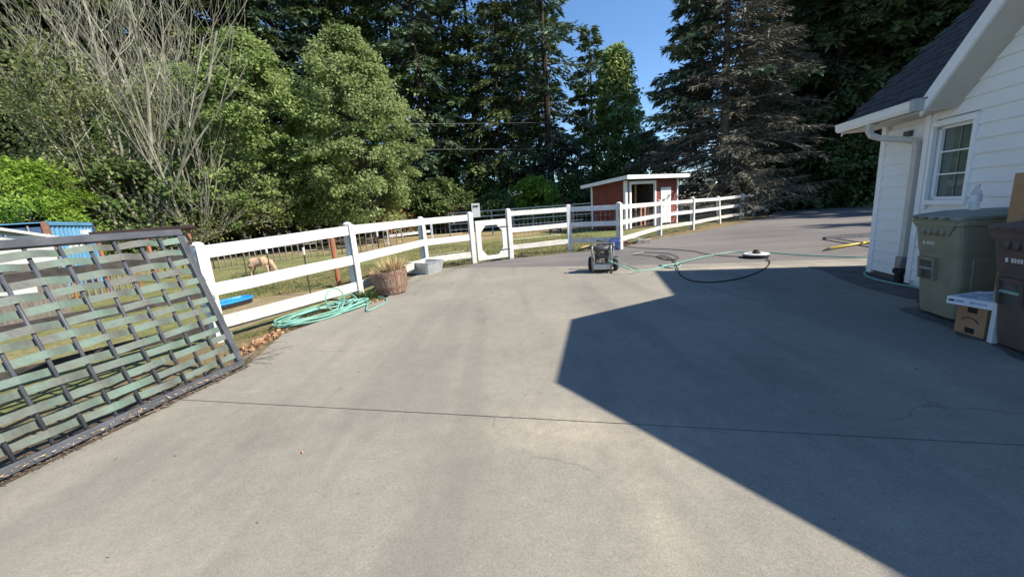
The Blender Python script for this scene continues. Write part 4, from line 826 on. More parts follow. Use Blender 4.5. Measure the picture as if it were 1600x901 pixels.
def stakes(name, label, px0, px1, dist, n, h, mat, r, wires=True, mat2=None, jitter=0.4):
    base = P(px0, dist); root = thing(name, label, 'fence', base); prev = None; wm = MB()
    for k in range(n):
        p = P(px0 + (px1 - px0) * k / (n - 1), dist + random.uniform(-jitter, jitter)); hh = h * random.uniform(0.82, 1.08)
        mb = MB(); mb.tube([p - Vector((0, 0, .1)), p + Vector((random.uniform(-.05, .05), random.uniform(-.05, .05), hh))], r * random.uniform(.8, 1.2), 5); mb.build('stake', mat2 if (mat2 and k % 5 == 0) else mat, root)
        if prev is not None and wires:
            for zz in (0.3, 0.6, 0.9): wm.tube([prev + Vector((0, 0, zz * h)), p + Vector((0, 0, zz * h))], 0.006, 3, cap=False)
        prev = p
    if wires: x = wm.build('wire', m_wire, root); x['kind'] = 'stuff'
    return root
stakes('stake_fence', 'fence of pale thin stakes in the shade under the leafy trees', 205, 625, 20.5, 44, 1.0, m_greypost, 0.028)
stakes('stake_fence', 'farther fence of dark stakes crossing the yellow grass behind the tree trunks', 290, 640, 31.0, 34, 1.35, m_tpost, 0.045, True, m_rustpost)
stakes('stake_fence', 'fence of mixed coloured stakes beyond the white roofed shed', 40, 200, 16.0, 16, 1.0, m_greypost, 0.035, True, m_rustpost)
def corral(name, label, p0, p1, n, zs):
    root = thing(name, label, 'fence', p0)
    for k in range(n): 
        p = p0.lerp(p1, k / (n - 1)); mb = MB(); mb.tube([p, p + Vector((0, 0, max(zs) + 0.05))], 0.04, 6); mb.build('post', m_corral, root)
    for zz in zs: mb = MB(); mb.tube([p0 + Vector((0, 0, zz)), p1 + Vector((0, 0, zz))], 0.035, 6); mb.build('rail', m_corral, root)
    return root
corral('pipe_corral', 'blue grey steel pipe corral fence standing behind the gate', P(700, 24.5), P(925, 26.5), 8, (1.52, 1.2, 0.85, 0.5))
sgp = P(737.5, 15.0); sign = thing('cow_sign', 'small white sign with a black cow silhouette beside the gate', 'sign', sgp)
mb = MB(); mb.tube([sgp, sgp + Vector((0, 0, 2.02))], 0.02, 6); mb.build('post', m_tpost, sign)
vd = Vector((-sgp.y, sgp.x, 0)).normalized() * -1; vn = Vector((-sgp.x, -sgp.y, 0)).normalized(); sc_ = sgp + Vector((0, 0, 1.56)) + vd * 0.15 + vn * 0.03
mb = MB(); mb.bx(sc_, vd * 0.155, vn * 0.006, Vector((0, 0, 0.26))); mb.build('sign_board', m_stamp, sign, bevel=0.005)
cow = [(-0.10, 0.06), (-0.11, 0.0), (-0.10, -0.06), (-0.075, -0.06), (-0.07, -0.005), (-0.03, -0.012), (0.03, -0.015), (0.045, -0.06), (0.07, -0.06), (0.068, 0.0), (0.085, 0.02), (0.115, 0.015), (0.125, 0.04), (0.10, 0.065), (0.07, 0.06), (0.0, 0.055)]
mb = MB(); mb.prism([sc_ + vn * 0.0065 + vd * a + Vector((0, 0, 0.13 + b)) for a, b in cow], vn * 0.002); mb.build('cow_silhouette', m_ink, sign)
# ================================================================== blue container, white shed, dark roof
ca = P(80, 17.5); ctd = Vector((-0.515, 0.857, 0)).normalized(); ctn = Vector((-ctd.y, ctd.x, 0))
cont = thing('shipping_container', 'blue weathered shipping container with doors darkened for shade and white lettering beyond the fence', 'container', ca)
def cp_(x, y, z): return ca + ctd * x + ctn * y + Vector((0, 0, z + CZ))
CZ = -0.50; CLn, CWd, CHt = 3.4, 2.2, 2.62
mb = MB()                                        # corrugated long side, towards the camera
n_ = 44; ring0 = []; ring1 = []
for k in range(n_ + 1):
    x = 0.1 + (CLn - 0.2) * k / n_; y = 0.0 if k % 4 in (0, 1) else 0.035; ring0.append(cp_(x, y, 0.12)); ring1.append(cp_(x, y, CHt - 0.1))
fs_ = [(k, k + 1, n_ + 2 + k, n_ + 1 + k) for k in range(n_)]; mb.add(ring0 + ring1, fs_); mb.build('side_wall', m_cont, cont)
mb = MB(); mb.prism([cp_(0.06, 0.06, CHt - 0.03), cp_(CLn, 0.06, CHt - 0.03), cp_(CLn, CWd, CHt - 0.03), cp_(0.06, CWd, CHt - 0.03)], (0, 0, 0.025)); mb.build('roof', m_cont, cont)
mb = MB(); mb.prism([cp_(0.1, CWd - 0.05, 0.1), cp_(CLn, CWd - 0.05, 0.1), cp_(CLn, CWd - 0.05, CHt - 0.05), cp_(0.1, CWd - 0.05, CHt - 0.05)], ctn * 0.04); mb.prism([cp_(CLn - .05, 0.06, 0.1), cp_(CLn - .05, CWd - 0.06, 0.1), cp_(CLn - .05, CWd - 0.06, CHt - 0.05), cp_(CLn - .05, .06, CHt - 0.05)], ctd * 0.04); mb.build('side_wall', m_cont, cont)
for (x, y) in ((0.06, 0.03), (0.06, CWd - 0.06), (CLn, 0.03)):
    mb = MB(); mb.prism([cp_(x - .07, y - .06, 0), cp_(x + .07, y - .06, 0), cp_(x + .07, y + .06, 0), cp_(x - .07, y + .06, 0)], (0, 0, CHt)); mb.build('corner_post', m_rust if (x < 1 and y < 1) else m_contshade, cont)
mb = MB(); mb.prism([cp_(0, -0.03, CHt - 0.1), cp_(CLn, -0.03, CHt - 0.1), cp_(CLn, 0.055, CHt - 0.1), cp_(0, 0.055, CHt - 0.1)], (0, 0, 0.11)); mb.build('top_rail', m_cont, cont); mb = MB(); mb.prism([cp_(0, -0.03, 0.0), cp_(CLn, -0.03, 0), cp_(CLn, 0.055, 0), cp_(0, 0.055, 0)], (0, 0, 0.13)); mb.build('bottom_rail', m_cont, cont)
for k in (0, 1):
    y0 = 0.11 + k * (CWd - 0.2) / 2; y1 = y0 + (CWd - 0.24) / 2
    mb = MB(); mb.prism([cp_(0.03, y0, 0.15), cp_(0.03, y1, 0.15), cp_(0.03, y1, CHt - 0.14), cp_(0.03, y0, CHt - 0.14)], ctd * 0.04); dr = mb.build('door', m_contshade, cont)
    for f_ in (0.25, 0.72): 
        y = y0 + (y1 - y0) * f_; mb = MB(); mb.tube([cp_(-0.01, y, 0.1), cp_(-0.01, y, CHt - 0.1)], 0.026, 6); mb.build('lock_bar', m_wire, dr)
    for zz in (1.9, 2.1, 2.28):
        mb = MB(); mb.prism([cp_(0.022, y0 + 0.18, zz), cp_(0.022, y0 + 0.45, zz), cp_(0.022, y0 + 0.45, zz + 0.07), cp_(0.022, y0 + 0.18, zz + 0.07)], ctd * 0.006); mb.build('door_marking', m_stamp, dr)
# lettering on the side, block letters like the photograph's
STROKES = {'J': [((0, 1), (1, 1)), ((0.7, 1), (0.7, 0)), ((0.7, 0), (0, 0)), ((0, 0), (0, 0.3))], 'V': [((0, 1), (0.5, 0)), ((0.5, 0), (1, 1))], 'F': [((0, 0), (0, 1)), ((0, 1), (1, 1)), ((0, 0.5), (0.8, 0.5))], 'K': [((0, 0), (0, 1)), ((0, 0.4), (1, 1)), ((0.3, 0.55), (1, 0))], 'A': [((0, 0), (0.5, 1)), ((0.5, 1), (1, 0)), ((0.2, 0.4), (0.8, 0.4))], 'U': [((0, 1), (0, 0)), ((0, 0), (1, 0)), ((1, 0), (1, 1))], 'I': [((0.5, 0), (0.5, 1))], 'E': [((0, 0), (0, 1)), ((0, 1), (1, 1)), ((0, 0.5), (0.8, 0.5)), ((0, 0), (1, 0))]}
def lettering(nm, text, x0, z0, w_, h_, gap, th):
    mb = MB(); x = x0
    for ch in text:
        for (a, b), (c_, d_2) in STROKES[ch]:
            mb.beam(cp_(x + a * w_, -0.012, z0 + b * h_), cp_(x + c_ * w_, -0.012, z0 + d_2 * h_), 0.006, th, up=tuple(ctn))
        x += w_ + gap
    return mb.build(nm, m_stamp, cont)
# letters run on thin upright strokes set just proud of the corrugations
lettering('lettering', 'JVFA', 1.0, 1.72, 0.22, 0.42, 0.10, 0.07)
lettering('serial_marking', 'EUIKA', 2.25, 2.22, 0.12, 0.15, 0.06, 0.035)
lettering('serial_marking', 'IFE', 2.6, 1.95, 0.10, 0.12, 0.06, 0.03)
# low shed with white metal roof behind the panel
wsp = P(82, 11.2); wsd = Vector((-0.93, -0.36, 0)).normalized(); wsn = Vector((-0.80, 0.60, 0)).normalized()
ws = thing('white_shed', 'low shed with sloping white metal roof and white walls behind the woven panel', 'shed', wsp)
def wp(x, y, z): return wsp + wsd * x + wsn * y + Vector((0, 0, z))
for k in range(10):
    y0, y1 = -0.12 + k * 0.3, -0.12 + (k + 1) * 0.3 - 0.006; zr = lambda x: 1.60 + 0.30 * x
    mb = MB(); mb.prism([wp(-0.1, y0, zr(-0.1)), wp(3.2, y0, zr(3.2)), wp(3.2, y1, zr(3.2)), wp(-0.1, y1, zr(-0.1))], (0, 0, 0.03)); mb.prism([wp(-0.1, y0, zr(-0.1) + .028), wp(3.2, y0, zr(3.2) + .028), wp(3.2, y0 + .03, zr(3.2) + .028), wp(-0.1, y0 + .03, zr(-0.1) + .028)], (0, 0, 0.025)); mb.build('roof_panel', m_white, ws)
for k in range(3):
    z0 = 1.08 + 0.2 * k; mb = MB(); mb.prism([wp(0.0, -0.03, z0), wp(3.2, -0.03, z0), wp(3.2, -0.03, z0 + 0.19), wp(0.0, -0.03, z0 + 0.19)], wsn * 0.03); mb.build('wall_board', m_white, ws)
mb = MB(); mb.prism([wp(0.4, -0.03, 0.62), wp(3.2, -0.03, 0.62), wp(3.2, -0.03, 0.80), wp(0.4, -0.03, 0.80)], wsn * 0.03); mb.build('wall_board', m_white, ws)
mb = MB(); mb.prism([wp(0.02, 0.01, 0), wp(3.2, 0.01, 0), wp(3.2, 0.01, 1.6), wp(0.02, 0.01, 1.55)], wsn * 0.05); mb.prism([wp(0.02, 0.07, 0), wp(0.02, 2.7, 0), wp(0.02, 2.7, 1.55), wp(0.02, 0.07, 1.55)], wsd * 0.05); mb.build('wall', m_greypost, ws)
# dark red metal roof by the container
drp = P(206, 17.5); dr_ = thing('dark_red_lean_to', 'low lean-to with flat dark red metal roof beside the blue container', 'shelter', drp); dd_ = Vector((0.86, 0.51, 0)); dn_ = Vector((-0.51, 0.86, 0))
mb = MB(); mb.prism([drp + dd_ * -0.95 + Vector((0, 0, 1.66)), drp + dd_ * 1.6 + Vector((0, 0, 1.68)), drp + dd_ * 1.6 + dn_ * 0.7 + Vector((0, 0, 1.60)), drp + dd_ * -0.95 + dn_ * 0.7 + Vector((0, 0, 1.58))], (0, 0, 0.09)); mb.build('roof', M('oxblood_metal', (0.028, 0.017, 0.018), (0.055, 0.03, 0.03), 4, 0.6), dr_)
for x in (-0.85, 0.3, 1.4):
    mb = MB(); mb.tube([drp + dd_ * x + dn_ * 0.2, drp + dd_ * x + dn_ * 0.2 + Vector((0, 0, 1.655))], 0.06, 6); mb.build('post', m_rustpost, dr_)
# white board lying on blocks in the pasture, brush pile
wbp = P(632, 21.0); a, b = P(603, 23.5) + Vector((0, 0, 1.12)), P(672, 23.5) + Vector((0, 0, 1.22))
ww = thing('white_rail_panel', 'short white two rail panel standing in the dry field beyond the fence', 'fence', P(603, 23.5))
for zz in (0, -0.62): mb = MB(); mb.beam(a + Vector((0, 0, zz)), b + Vector((0, 0, zz)), 0.04, 0.16); mb.build('rail', m_white, ww)
for q in (a, b): mb = MB(); mb.beam(Vector((q.x, q.y, 0)), q + Vector((0, 0, .1)), 0.1, 0.1, up=(0, 1, 0)); mb.build('post', m_white, ww)

# ================================================================== planter, tub, hoses
bc = G(614, 457); tilt = Matrix.Rotation(math.radians(5), 3, Vector((0.25, -0.97, 0)))
bar = thing('barrel_planter', 'weathered half barrel planter with dry straw grass beside the fence', 'planter', bc)
BH = 0.47
def brad(z): return 0.285 + 0.085 * (z / BH) + 0.012 * math.sin(math.pi * z / BH)
NSV = 20
for k in range(NSV):
    a0, a1 = 2 * math.pi * k / NSV + 0.014, 2 * math.pi * (k + 1) / NSV - 0.014; rings = []; dr = random.uniform(-.004, .004); ht = BH + random.uniform(-.012, .006)
    for zz in (0.0, ht * 0.33, ht * 0.66, ht):
        rr_ = brad(zz) + dr; rings.append([bc + tilt @ Vector((r * math.cos(a), r * math.sin(a), zz)) + Vector((0, 0, .012)) for r, a in ((rr_, a0), (rr_ + 0.003, (a0 + a1) / 2), (rr_, a1), (rr_ - 0.026, a1), (rr_ - 0.026, a0))])
    mb = MB(); mb.loft(rings); mb.build('stave', m_stave, bar)
for z0_, z1_ in ((0.10, 0.155), (0.36, 0.41)):
    mb = MB(); n_ = 40; pr_ = [(brad(z0_) + .006, z0_), (brad(z1_) + .006, z1_), (brad(z1_) + .001, z1_), (brad(z0_) + .001, z0_), (brad(z0_) + .006, z0_)]; mb.lathe(pr_, bc + Vector((0, 0, .012)), n_, tilt, cap=False); mb.build('hoop', m_hoop, bar)
mb = MB(); mb.lathe([(brad(.4) - 0.03, BH - 0.075), (brad(.4) * 0.5, BH - 0.05), (0.02, BH - 0.04)], bc, 24, tilt); mb.build('soil', m_soil, bar)
def tuft(name, mat, c, n, rad, h, spread, w, parent=None):
    C = np.array([[c.x + random.gauss(0, rad), c.y + random.gauss(0, rad), c.z] for _ in range(n)]); off = C - np.array(c)
    D = off * spread / max(rad, 1e-4) * 0.35 + rng.normal(0, 0.13, (n, 3)); D[:, 2] = 1; D = unit(D); S = perp(D)
    if parent is not None: C = C - np.array(WM[parent.name].translation)
    me = quads_mesh(name, C, D, S, h * rng.uniform(0.55, 1.1, n), w, mat); return finish(name, me, parent)
tp = bc + tilt @ Vector((0.10, 0.02, BH - 0.05))
x = tuft('dry_grass', m_straw, tp, 420, 0.075, 0.36, 0.9, 0.009, bar); x['kind'] = 'stuff'
x = tuft('dry_grass', m_straw, bc + tilt @ Vector((-0.2, -0.06, BH - 0.05)), 90, 0.05, 0.15, 1.2, 0.010, bar); x['kind'] = 'stuff'
x = tuft('green_shoots', m_leafb, bc + tilt @ Vector((-0.14, 0.05, BH - 0.05)), 10, 0.02, 0.30, 0.3, 0.012, bar); x['kind'] = 'stuff'
mb = MB()
for k in range(26):
    p = bc + tilt @ Vector((random.uniform(-.16, .06), random.uniform(-.12, .12), BH - 0.05)); q = p + Vector((random.uniform(-.09, .09), random.uniform(-.09, .09), random.uniform(0.03, .13))); mb.tube([p, (p + q) / 2 + Vector((.02, 0, .02)), q], 0.006, 4)
mb.build('dead_stems', m_barkg, bar)
# tub
tc = (G(690, 424) + G(645, 427)) / 2; tub = thing('metal_tub', 'grey galvanised tapered tub standing on the drive beside the fence', 'tub', tc, math.radians(52)); f = L(tub)
def rrect(x2, y2, z, r=0.04): return [f(sx_ * x2 + 0 - sx_ * (r if j else 0), sy_ * y2 - sy_ * (0 if j else r), z) for sx_, sy_, o_ in ((1, 1, 0), (-1, 1, 1), (-1, -1, 0), (1, -1, 1)) for j in ((0, 1) if o_ == 0 else (1, 0))]
mb = MB(); th = 0.012
rings = [rrect(0.26, 0.32, 0.0), rrect(0.32, 0.40, 0.29), rrect(0.335, 0.415, 0.295), rrect(0.335, 0.415, 0.312), rrect(0.305, 0.385, 0.312), rrect(0.25, 0.31, 0.02)]
mb.loft(rings); mb.build('tub_body', m_tub, tub)
mb = MB(); mb.tube([f(0.29, -0.09, 0.21), f(0.33, -0.07, 0.19), f(0.33, 0.07, 0.19), f(0.29, 0.09, 0.21)], 0.008, 6); mb.build('handle', m_grey, tub)
# hose coil
def path_tube(name, mat, ps, r, label=None, cat='hose', n=8, seg=8, parent=None):
    mb = MB(); mb.tube(curve_pts(ps, seg), r, n); o = mb.build(name, mat, parent, smooth=True, loc=None if parent else ps[0])
    if label: tag(o, label, cat)
    return o
cc = (G(450, 512) + G(570, 487) + G(470, 486) + G(545, 478)) / 4; major = (P553 - P345).normalized(); minor = Vector((major.y, -major.x, 0))
ps = []; NL = 9
for k in range(NL * 10):
    a = 2 * math.pi * k / 10; lp_ = k // 10; A = 0.80 - 0.035 * (lp_ % 5) + 0.05 * math.sin(k * 1.7); B = 0.33 - 0.022 * (lp_ % 4) + 0.03 * math.sin(k * 2.3 + 1)
    sh_ = major * (0.13 * math.sin(lp_ * 2.1)) + minor * (0.05 * math.sin(lp_ * 1.3))
    ps.append(cc + sh_ + major * A * math.cos(a) + minor * B * math.sin(a) + Vector((0, 0, 0.014 + 0.008 * lp_ + 0.010 * abs(math.sin(k * 0.9)))))
# one loop stands up, then the tail runs off towards the planter
st = cc + major * 0.22 - minor * 0.05
for a in np.linspace(-1.3, 5.6, 13): ps.append(st + major * 0.17 * math.cos(a) - minor * (0.06 * a / 5 - 0.05) + Vector((0, 0, 0.20 + 0.19 * math.sin(a))))
tl = G(603, 469)
ps += [cc + major * 0.55 + minor * 0.12 + Vector((0, 0, 0.10)), cc + major * 0.62 - minor * 0.1 + Vector((0, 0, .19)), cc + major * 0.45 - minor * 0.22 + Vector((0, 0, .12)), cc + major * 0.7 + minor * 0.18 + Vector((0, 0, 0.05)), G(573, 485, 0.02), G(590, 479, 0.016), G(604, 471, .014), G(600, 465, 0.014), G(590, 463, .014)]
coil = path_tube('hose_coil', m_hose, ps, 0.0115, 'teal garden hose in a tangled coil on the slab beside the white fence', seg=5)
ps2 = []
for k in range(26):
    a = 2 * math.pi * k / 10; ps2.append(cc - major * 0.12 + minor * 0.03 + major * 0.56 * math.cos(a) + minor * 0.26 * math.sin(a) + Vector((0, 0, 0.055 + 0.02 * math.sin(k * 1.9))))
path_tube('hose_loop', m_hosegrey, ps2, 0.0125, 'faded grey green hose looped on top of the teal hose coil', seg=5)
# weed clump by the post foot
wc = P553 + Vector((0.10, -0.05, 0))
# ================================================================== pressure washer
wc0 = (G(918, 424) + G(968, 421)) / 2; vd = Vector((-wc0.x, -wc0.y, 0)).normalized(); rz = math.atan2(vd.x, -vd.y)
pw = thing('pressure_washer', 'grey petrol pressure washer with two black wheels standing on the slab edge', 'pressure washer', wc0 + Vector((0, 0, 0.002)), rz + math.radians(-6)); f = L(pw); rot = f.m.to_3x3()
def wbox(nm, c, s, mat, bev=0.006, par=None):
    mb = MB(); mb.bx(f(*c), rot @ Vector((s[0] / 2, 0, 0)), rot @ Vector((0, s[1] / 2, 0)), Vector((0, 0, s[2] / 2))); return mb.build(nm, mat, par or pw, bevel=bev)
for s in (-1, 1):
    RY = rot @ Matrix.Rotation(math.pi / 2, 3, 'Y')
    mb = MB(); mb.lathe([(0.06, -0.045), (0.13, -0.05), (0.158, -0.03), (0.162, 0.0), (0.158, 0.03), (0.13, 0.05), (0.06, 0.045)], f(s * 0.275, 0.02, 0.162), 24, RY); wh = mb.build('wheel', m_black, pw)
    mb = MB(); mb.lathe([(0.0, -0.04), (0.055, -0.05), (0.07, -0.046), (0.07, 0.046), (0.055, 0.05), (0.0, 0.04)], f(s * 0.275, 0.02, 0.162), 16, RY, cap=False); mb.build('rim', m_grey, wh)
    mb = MB(); mb.tube([f(s * 0.20, -0.34, 0.03), f(s * 0.20, -0.34, 0.50), f(s * 0.20, -0.31, 0.565), f(s * 0.20, -0.2, 0.585)], 0.019, 8); mb.build('frame_tube', m_grey, pw, smooth=True)
    mb = MB(); mb.tube([f(s * 0.20, -0.34, 0.09), f(s * 0.20, 0.2, 0.09), f(s * 0.20, 0.24, 0.14), f(s * 0.21, 0.24, 0.50), f(s * 0.22, 0.32, 0.58)], 0.017, 8); mb.build('frame_tube', m_grey, pw, smooth=True)
    mb = MB(); mb.lathe([(0.028, 0), (0.028, 0.03)], f(s * 0.20, -0.34, 0.0), 10); mb.build('foot', m_black, pw)
mb = MB(); mb.tube([f(-0.20, -0.34, 0.215), f(0.20, -0.34, 0.215)], 0.014, 8); mb.tube([f(-0.22, 0.32, 0.58), f(0.22, 0.32, 0.58)], 0.017, 8); mb.tube([f(-0.275, 0.02, 0.162), f(0.275, 0.02, 0.162)], 0.012, 8); mb.build('cross_bar', m_grey, pw)
mb = MB(); mb.tube([f(-0.20, -0.28, 0.55), f(-0.30, -0.30, 0.535)], 0.018, 8); mb.build('grip', m_black, pw); mb = MB(); mb.tube([f(0.20, -0.2, 0.57), f(0.30, -0.12, 0.53), f(0.33, -0.10, 0.46)], 0.016, 8); mb.build('grip', m_black, pw)
wbox('base_plate', (0, -0.08, 0.115), (0.36, 0.50, 0.03), m_grey); wbox('front_plate', (0, -0.345, 0.15), (0.36, 0.015, 0.085), M('pale_plate', (0.5, 0.5, 0.48), (0.6, 0.6, 0.58), 9, 0.5))
wbox('engine_block', (-0.01, -0.02, 0.27), (0.30, 0.26, 0.26), m_greyd, 0.02)
for k in range(5): wbox('cooling_fin', (-0.01, -0.155, 0.30 + 0.026 * k), (0.24, 0.02, 0.009), m_grey, 0.0)
wbox('pump', (-0.03, -0.25, 0.255), (0.17, 0.12, 0.10), m_brass, 0.015)
for k in range(3):
    mb = MB(); mb.lathe([(0.022, 0), (0.022, 0.05), (0.014, 0.055)], f(-0.085 + 0.055 * k, -0.315, 0.255), 10, rot @ Matrix.Rotation(math.pi / 2, 3, 'X')); mb.build('pump_cap', m_brass if k != 1 else m_alu, pw)
mb = MB(); mb.tube(curve_pts([f(0.05, -0.27, 0.28), f(0.10, -0.30, 0.32), f(0.15, -0.24, 0.36), f(0.12, -0.1, 0.40)], 5), 0.012, 6); mb.tube(curve_pts([f(-0.1, -0.25, 0.31), f(-0.13, -0.27, 0.38), f(-0.08, -0.2, 0.43)], 5), 0.01, 6); mb.build('pipework', m_black, pw)
wbox('air_filter', (0.10, -0.14, 0.40), (0.12, 0.12, 0.09), m_greyd, 0.015); wbox('muffler', (-0.11, -0.10, 0.415), (0.13, 0.14, 0.09), m_brass, 0.015)
mb = MB(); mb.lathe([(0.0, 0.46), (0.155, 0.465), (0.19, 0.495), (0.195, 0.53), (0.17, 0.572), (0.10, 0.588), (0.0, 0.59)], f(-0.0, -0.17, 0), 24, Matrix.Diagonal((1, 1, 1)), cap=False); mb.build('fuel_tank', m_greyd, pw, smooth=True)
mb = MB(); mb.lathe([(0.04, 0.0), (0.04, 0.025), (0.03, 0.03)], f(0.06, -0.15, 0.585), 12); mb.build('fuel_cap', m_black, pw)
wbox('hose_fitting', (0.17, -0.355, 0.262), (0.06, 0.05, 0.045), m_hose, 0.01)
# hoses from the washer
wf0 = f(0.18, -0.375, 0.262)
teal = [wf0, wf0 + Vector((0.12, 0.0, -0.06)), G(985, 421, .10), G(1000, 423, 0.02), G(1022, 420.5, 0.014), G(1050, 413, .014), G(1085, 404.5, .014), G(1115, 398, .014), G(1150, 393.6, .014), G(1200, 394.5, .014), G(1250, 398, .014), G(1310, 400.5, .014), G(1372, 401.5, .014), Vector((8.2, 8.0, .014))]
path_tube('garden_hose', m_hose, teal, 0.0135, 'long teal hose running from the pressure washer across the drive to the house', n=8)
loop = [G(1030, 413, .02), G(1040, 417, .016), G(1052, 418.5, .016), G(1062, 416, .016), G(1061, 412.5, .02), G(1048, 413.5, .03), G(1034, 415.5, .03)]
path_tube('hose_bight', m_hose, loop, 0.0135, 'short folded bight of teal hose lying where the black hose crosses it')
tan = [f(0.2, -0.33, 0.33), f(0.34, -0.36, 0.31), G(975, 412, 0.07), G(990, 418, 0.02), G(1000, 422, 0.03)]
path_tube('pressure_hose', m_hosegrey, tan, 0.009, 'thin faded hose drooping from the side of the pressure washer')
blk = [G(1198, 404.0, .012), G(1203, 409, .012), G(1198, 417, .012), G(1180, 427, .012), G(1150, 436, .012), G(1112, 440.5, .012), G(1082, 438.5, .012), G(1064, 430, .012), G(1058, 418, .03), G(1053, 407, .014), G(1043, 401, .012), G(1030, 399, .012), G(1028, 401, .012), G(1040, 406, .012), G(1056, 404.5, .014)]
path_tube('black_hose', m_black, blk, 0.011, 'black hose curving over the shadowed slab from the white disc')
blk2 = [G(972, 384, .012), G(1000, 387.3, .012), G(1040, 389, .012), G(1085, 392.5, .012), G(1100, 396, .012), G(1130, 399.5, .012), G(1166, 401, .012)]
path_tube('black_hose', m_black, blk2, 0.010, 'thin black hose stretched over the asphalt between the blue jug and the white disc')
blk3 = [G(988, 397, .012), G(1000, 394.6, .012), G(1022, 394.5, .012), G(1045, 396.5, .012), G(1060, 402, .012), G(1050, 406, .012), G(1032, 402, .012), G(1010, 399, .012), G(990, 398, .02)]
path_tube('wand_hose', m_black, blk3, 0.009, 'loose dark loop of hose on the asphalt right of the washer wand'.replace('right of', 'joined to'))
mb = MB(); mb.tube([G(988, 397, .02), G(1006, 393.6, .03)], 0.014, 6); mb.tube([G(1030, 394.5, .02), G(1058, 393.8, .025)], 0.010, 6); tag(mb.build('washer_wand', m_alu, None, loc=G(988, 397)), 'thin silver washer wand lying on the asphalt inside the dark hose loop', 'wand')
wallh = [HF(8.0, -0.7, .014), G(1366, 417, .014), G(1355, 421.5, .014), G(1350.5, 427, .016), G(1358, 433, .016), G(1378, 438.5, .016), G(1405, 444, .016), G(1433, 449, .016), HF(6.0, 0.17, .016), HF(5.4, 0.14, .016)]
path_tube('wall_hose', m_hose, wallh, 0.0135, 'green hose bent round the house corner and lying along its foot')
# disc (surface cleaner)
dc = G(1184, 402.5) + Vector((0.03, 0.12, 0.004)); ds_ = thing('surface_cleaner', 'white round surface cleaner disc with black hub lying at the asphalt edge', 'disc', dc)
mb = MB(); mb.lathe([(0.255, 0.0), (0.27, 0.01), (0.27, 0.05), (0.255, 0.055)], dc, 32); mb.build('skirt', m_black, ds_)
mb = MB(); mb.lathe([(0.10, 0.058), (0.262, 0.058), (0.272, 0.066), (0.268, 0.08), (0.24, 0.088), (0.13, 0.084), (0.10, 0.08)], dc, 36); mb.build('cover', m_disc, ds_, smooth=True)
mb = MB(); mb.lathe([(0.095, 0.081), (0.09, 0.105), (0.06, 0.13), (0.05, 0.165), (0.035, 0.17)], dc, 20); mb.build('hub', m_black, ds_)
mb = MB(); mb.tube([dc + Vector((-.2, -.03, .09)), dc + Vector((-.09, -.02, .1))], 0.016, 6); mb.build('inlet', m_brass, ds_)
# jug
jc = G(960, 389.5); jg = thing('blue_jug', 'dark blue plastic jug with pale cap standing at the fence foot', 'jug', jc, math.atan2(-jc.x, jc.y) + 0.25); f = L(jg); rot = f.m.to_3x3()
def rj(w2, d2, z, r=0.04):
    o_ = []
    for sx_, sy_, a0 in ((1, -1, -90), (1, 1, 0), (-1, 1, 90), (-1, -1, 180)):
        for k in range(4): a = math.radians(a0 + 30 * k); o_.append(f(sx_ * (w2 - r) + r * math.cos(a), sy_ * (d2 - r) + r * math.sin(a), z))
    return o_
mb = MB(); mb.loft([rj(.145, .10, 0), rj(.155, .11, .02), rj(.155, .11, .24), rj(.145, .10, .29), rj(.08, .06, .32, .03)]); mb.build('jug_body', m_blue, jg)
mb = MB(); mb.tube(curve_pts([f(-.10, 0, .29), f(-.09, 0, .345), f(0.0, 0, .36), f(0.08, 0, .345), f(.09, 0, .30)], 4), 0.014, 6); mb.build('handle', m_blue, jg)
mb = MB(); mb.lathe([(.03, 0), (.03, .035)], f(0.165, -0.06, .245), 10, rot @ Matrix.Rotation(math.radians(70), 3, 'Y')); mb.build('cap', m_stamp, jg)
q = jc + Vector((-.28, .1, 0)); path_tube('black_strap', m_black, [q + Vector((-.25, .1, .30)), q + Vector((-.1, .05, .27)), q + Vector((.02, 0, .18)), q + Vector((.1, 0, .05))], 0.016, 'bent black rubber strap beside the blue jug', 'strap', 6)
# red nozzle, white fittings, pale pipe
q = G(979, 381); rn = thing('red_nozzle', 'small red plastic nozzle lying beside the blue jug', 'nozzle', q)
mb = MB(); mb.tube([q + Vector((-.1, .02, .05)), q + Vector((.03, 0, .05))], [.05, .035], 10); mb.build('nozzle_body', m_redp, rn); mb = MB(); mb.tube([q + Vector((-.02, .0, .06)), q + Vector((.0, .02, .15))], .022, 8); mb.build('nozzle_neck', m_disc, rn); mb = MB(); mb.tube([q + Vector((.03, 0, .05)), q + Vector((.14, -.03, .04))], .02, 8); mb.build('nozzle_tip', m_redp, rn)
for k, (uu, vv, nm) in enumerate(((1001, 379.5, 'white bent plastic bracket lying nearest the black fitting'), (1011, 379, 'white bent plastic bracket lying farthest from the black fitting'))):
    q = G(uu, vv); w_ = 0.075 + 0.02 * k; mb = MB(); a = Vector((0.97, -0.2, 0)); mb.bx(q + a * -w_ + Vector((0, 0, .05)), a * .018, Vector((0, .05, 0)), Vector((0, 0, .05))); mb.bx(q + a * w_ + Vector((0, 0, .05)), a * .018, Vector((0, .05, 0)), Vector((0, 0, .05))); mb.bx(q + Vector((0, 0, .115)), a * (w_ + .018), Vector((0, .05, 0)), Vector((0, 0, .015)))
    tag(mb.build('white_bracket', m_disc, None, loc=q), nm, 'bracket')
q = G(991, 381); mb = MB(); mb.tube([q + Vector((-.08, 0, .04)), q + Vector((.05, .02, .05)), q + Vector((.09, 0, .03))], [.03, .045, .02], 8); tag(mb.build('black_fitting', m_black, None, loc=q), 'small black hose fitting between the red nozzle and white brackets', 'fitting')
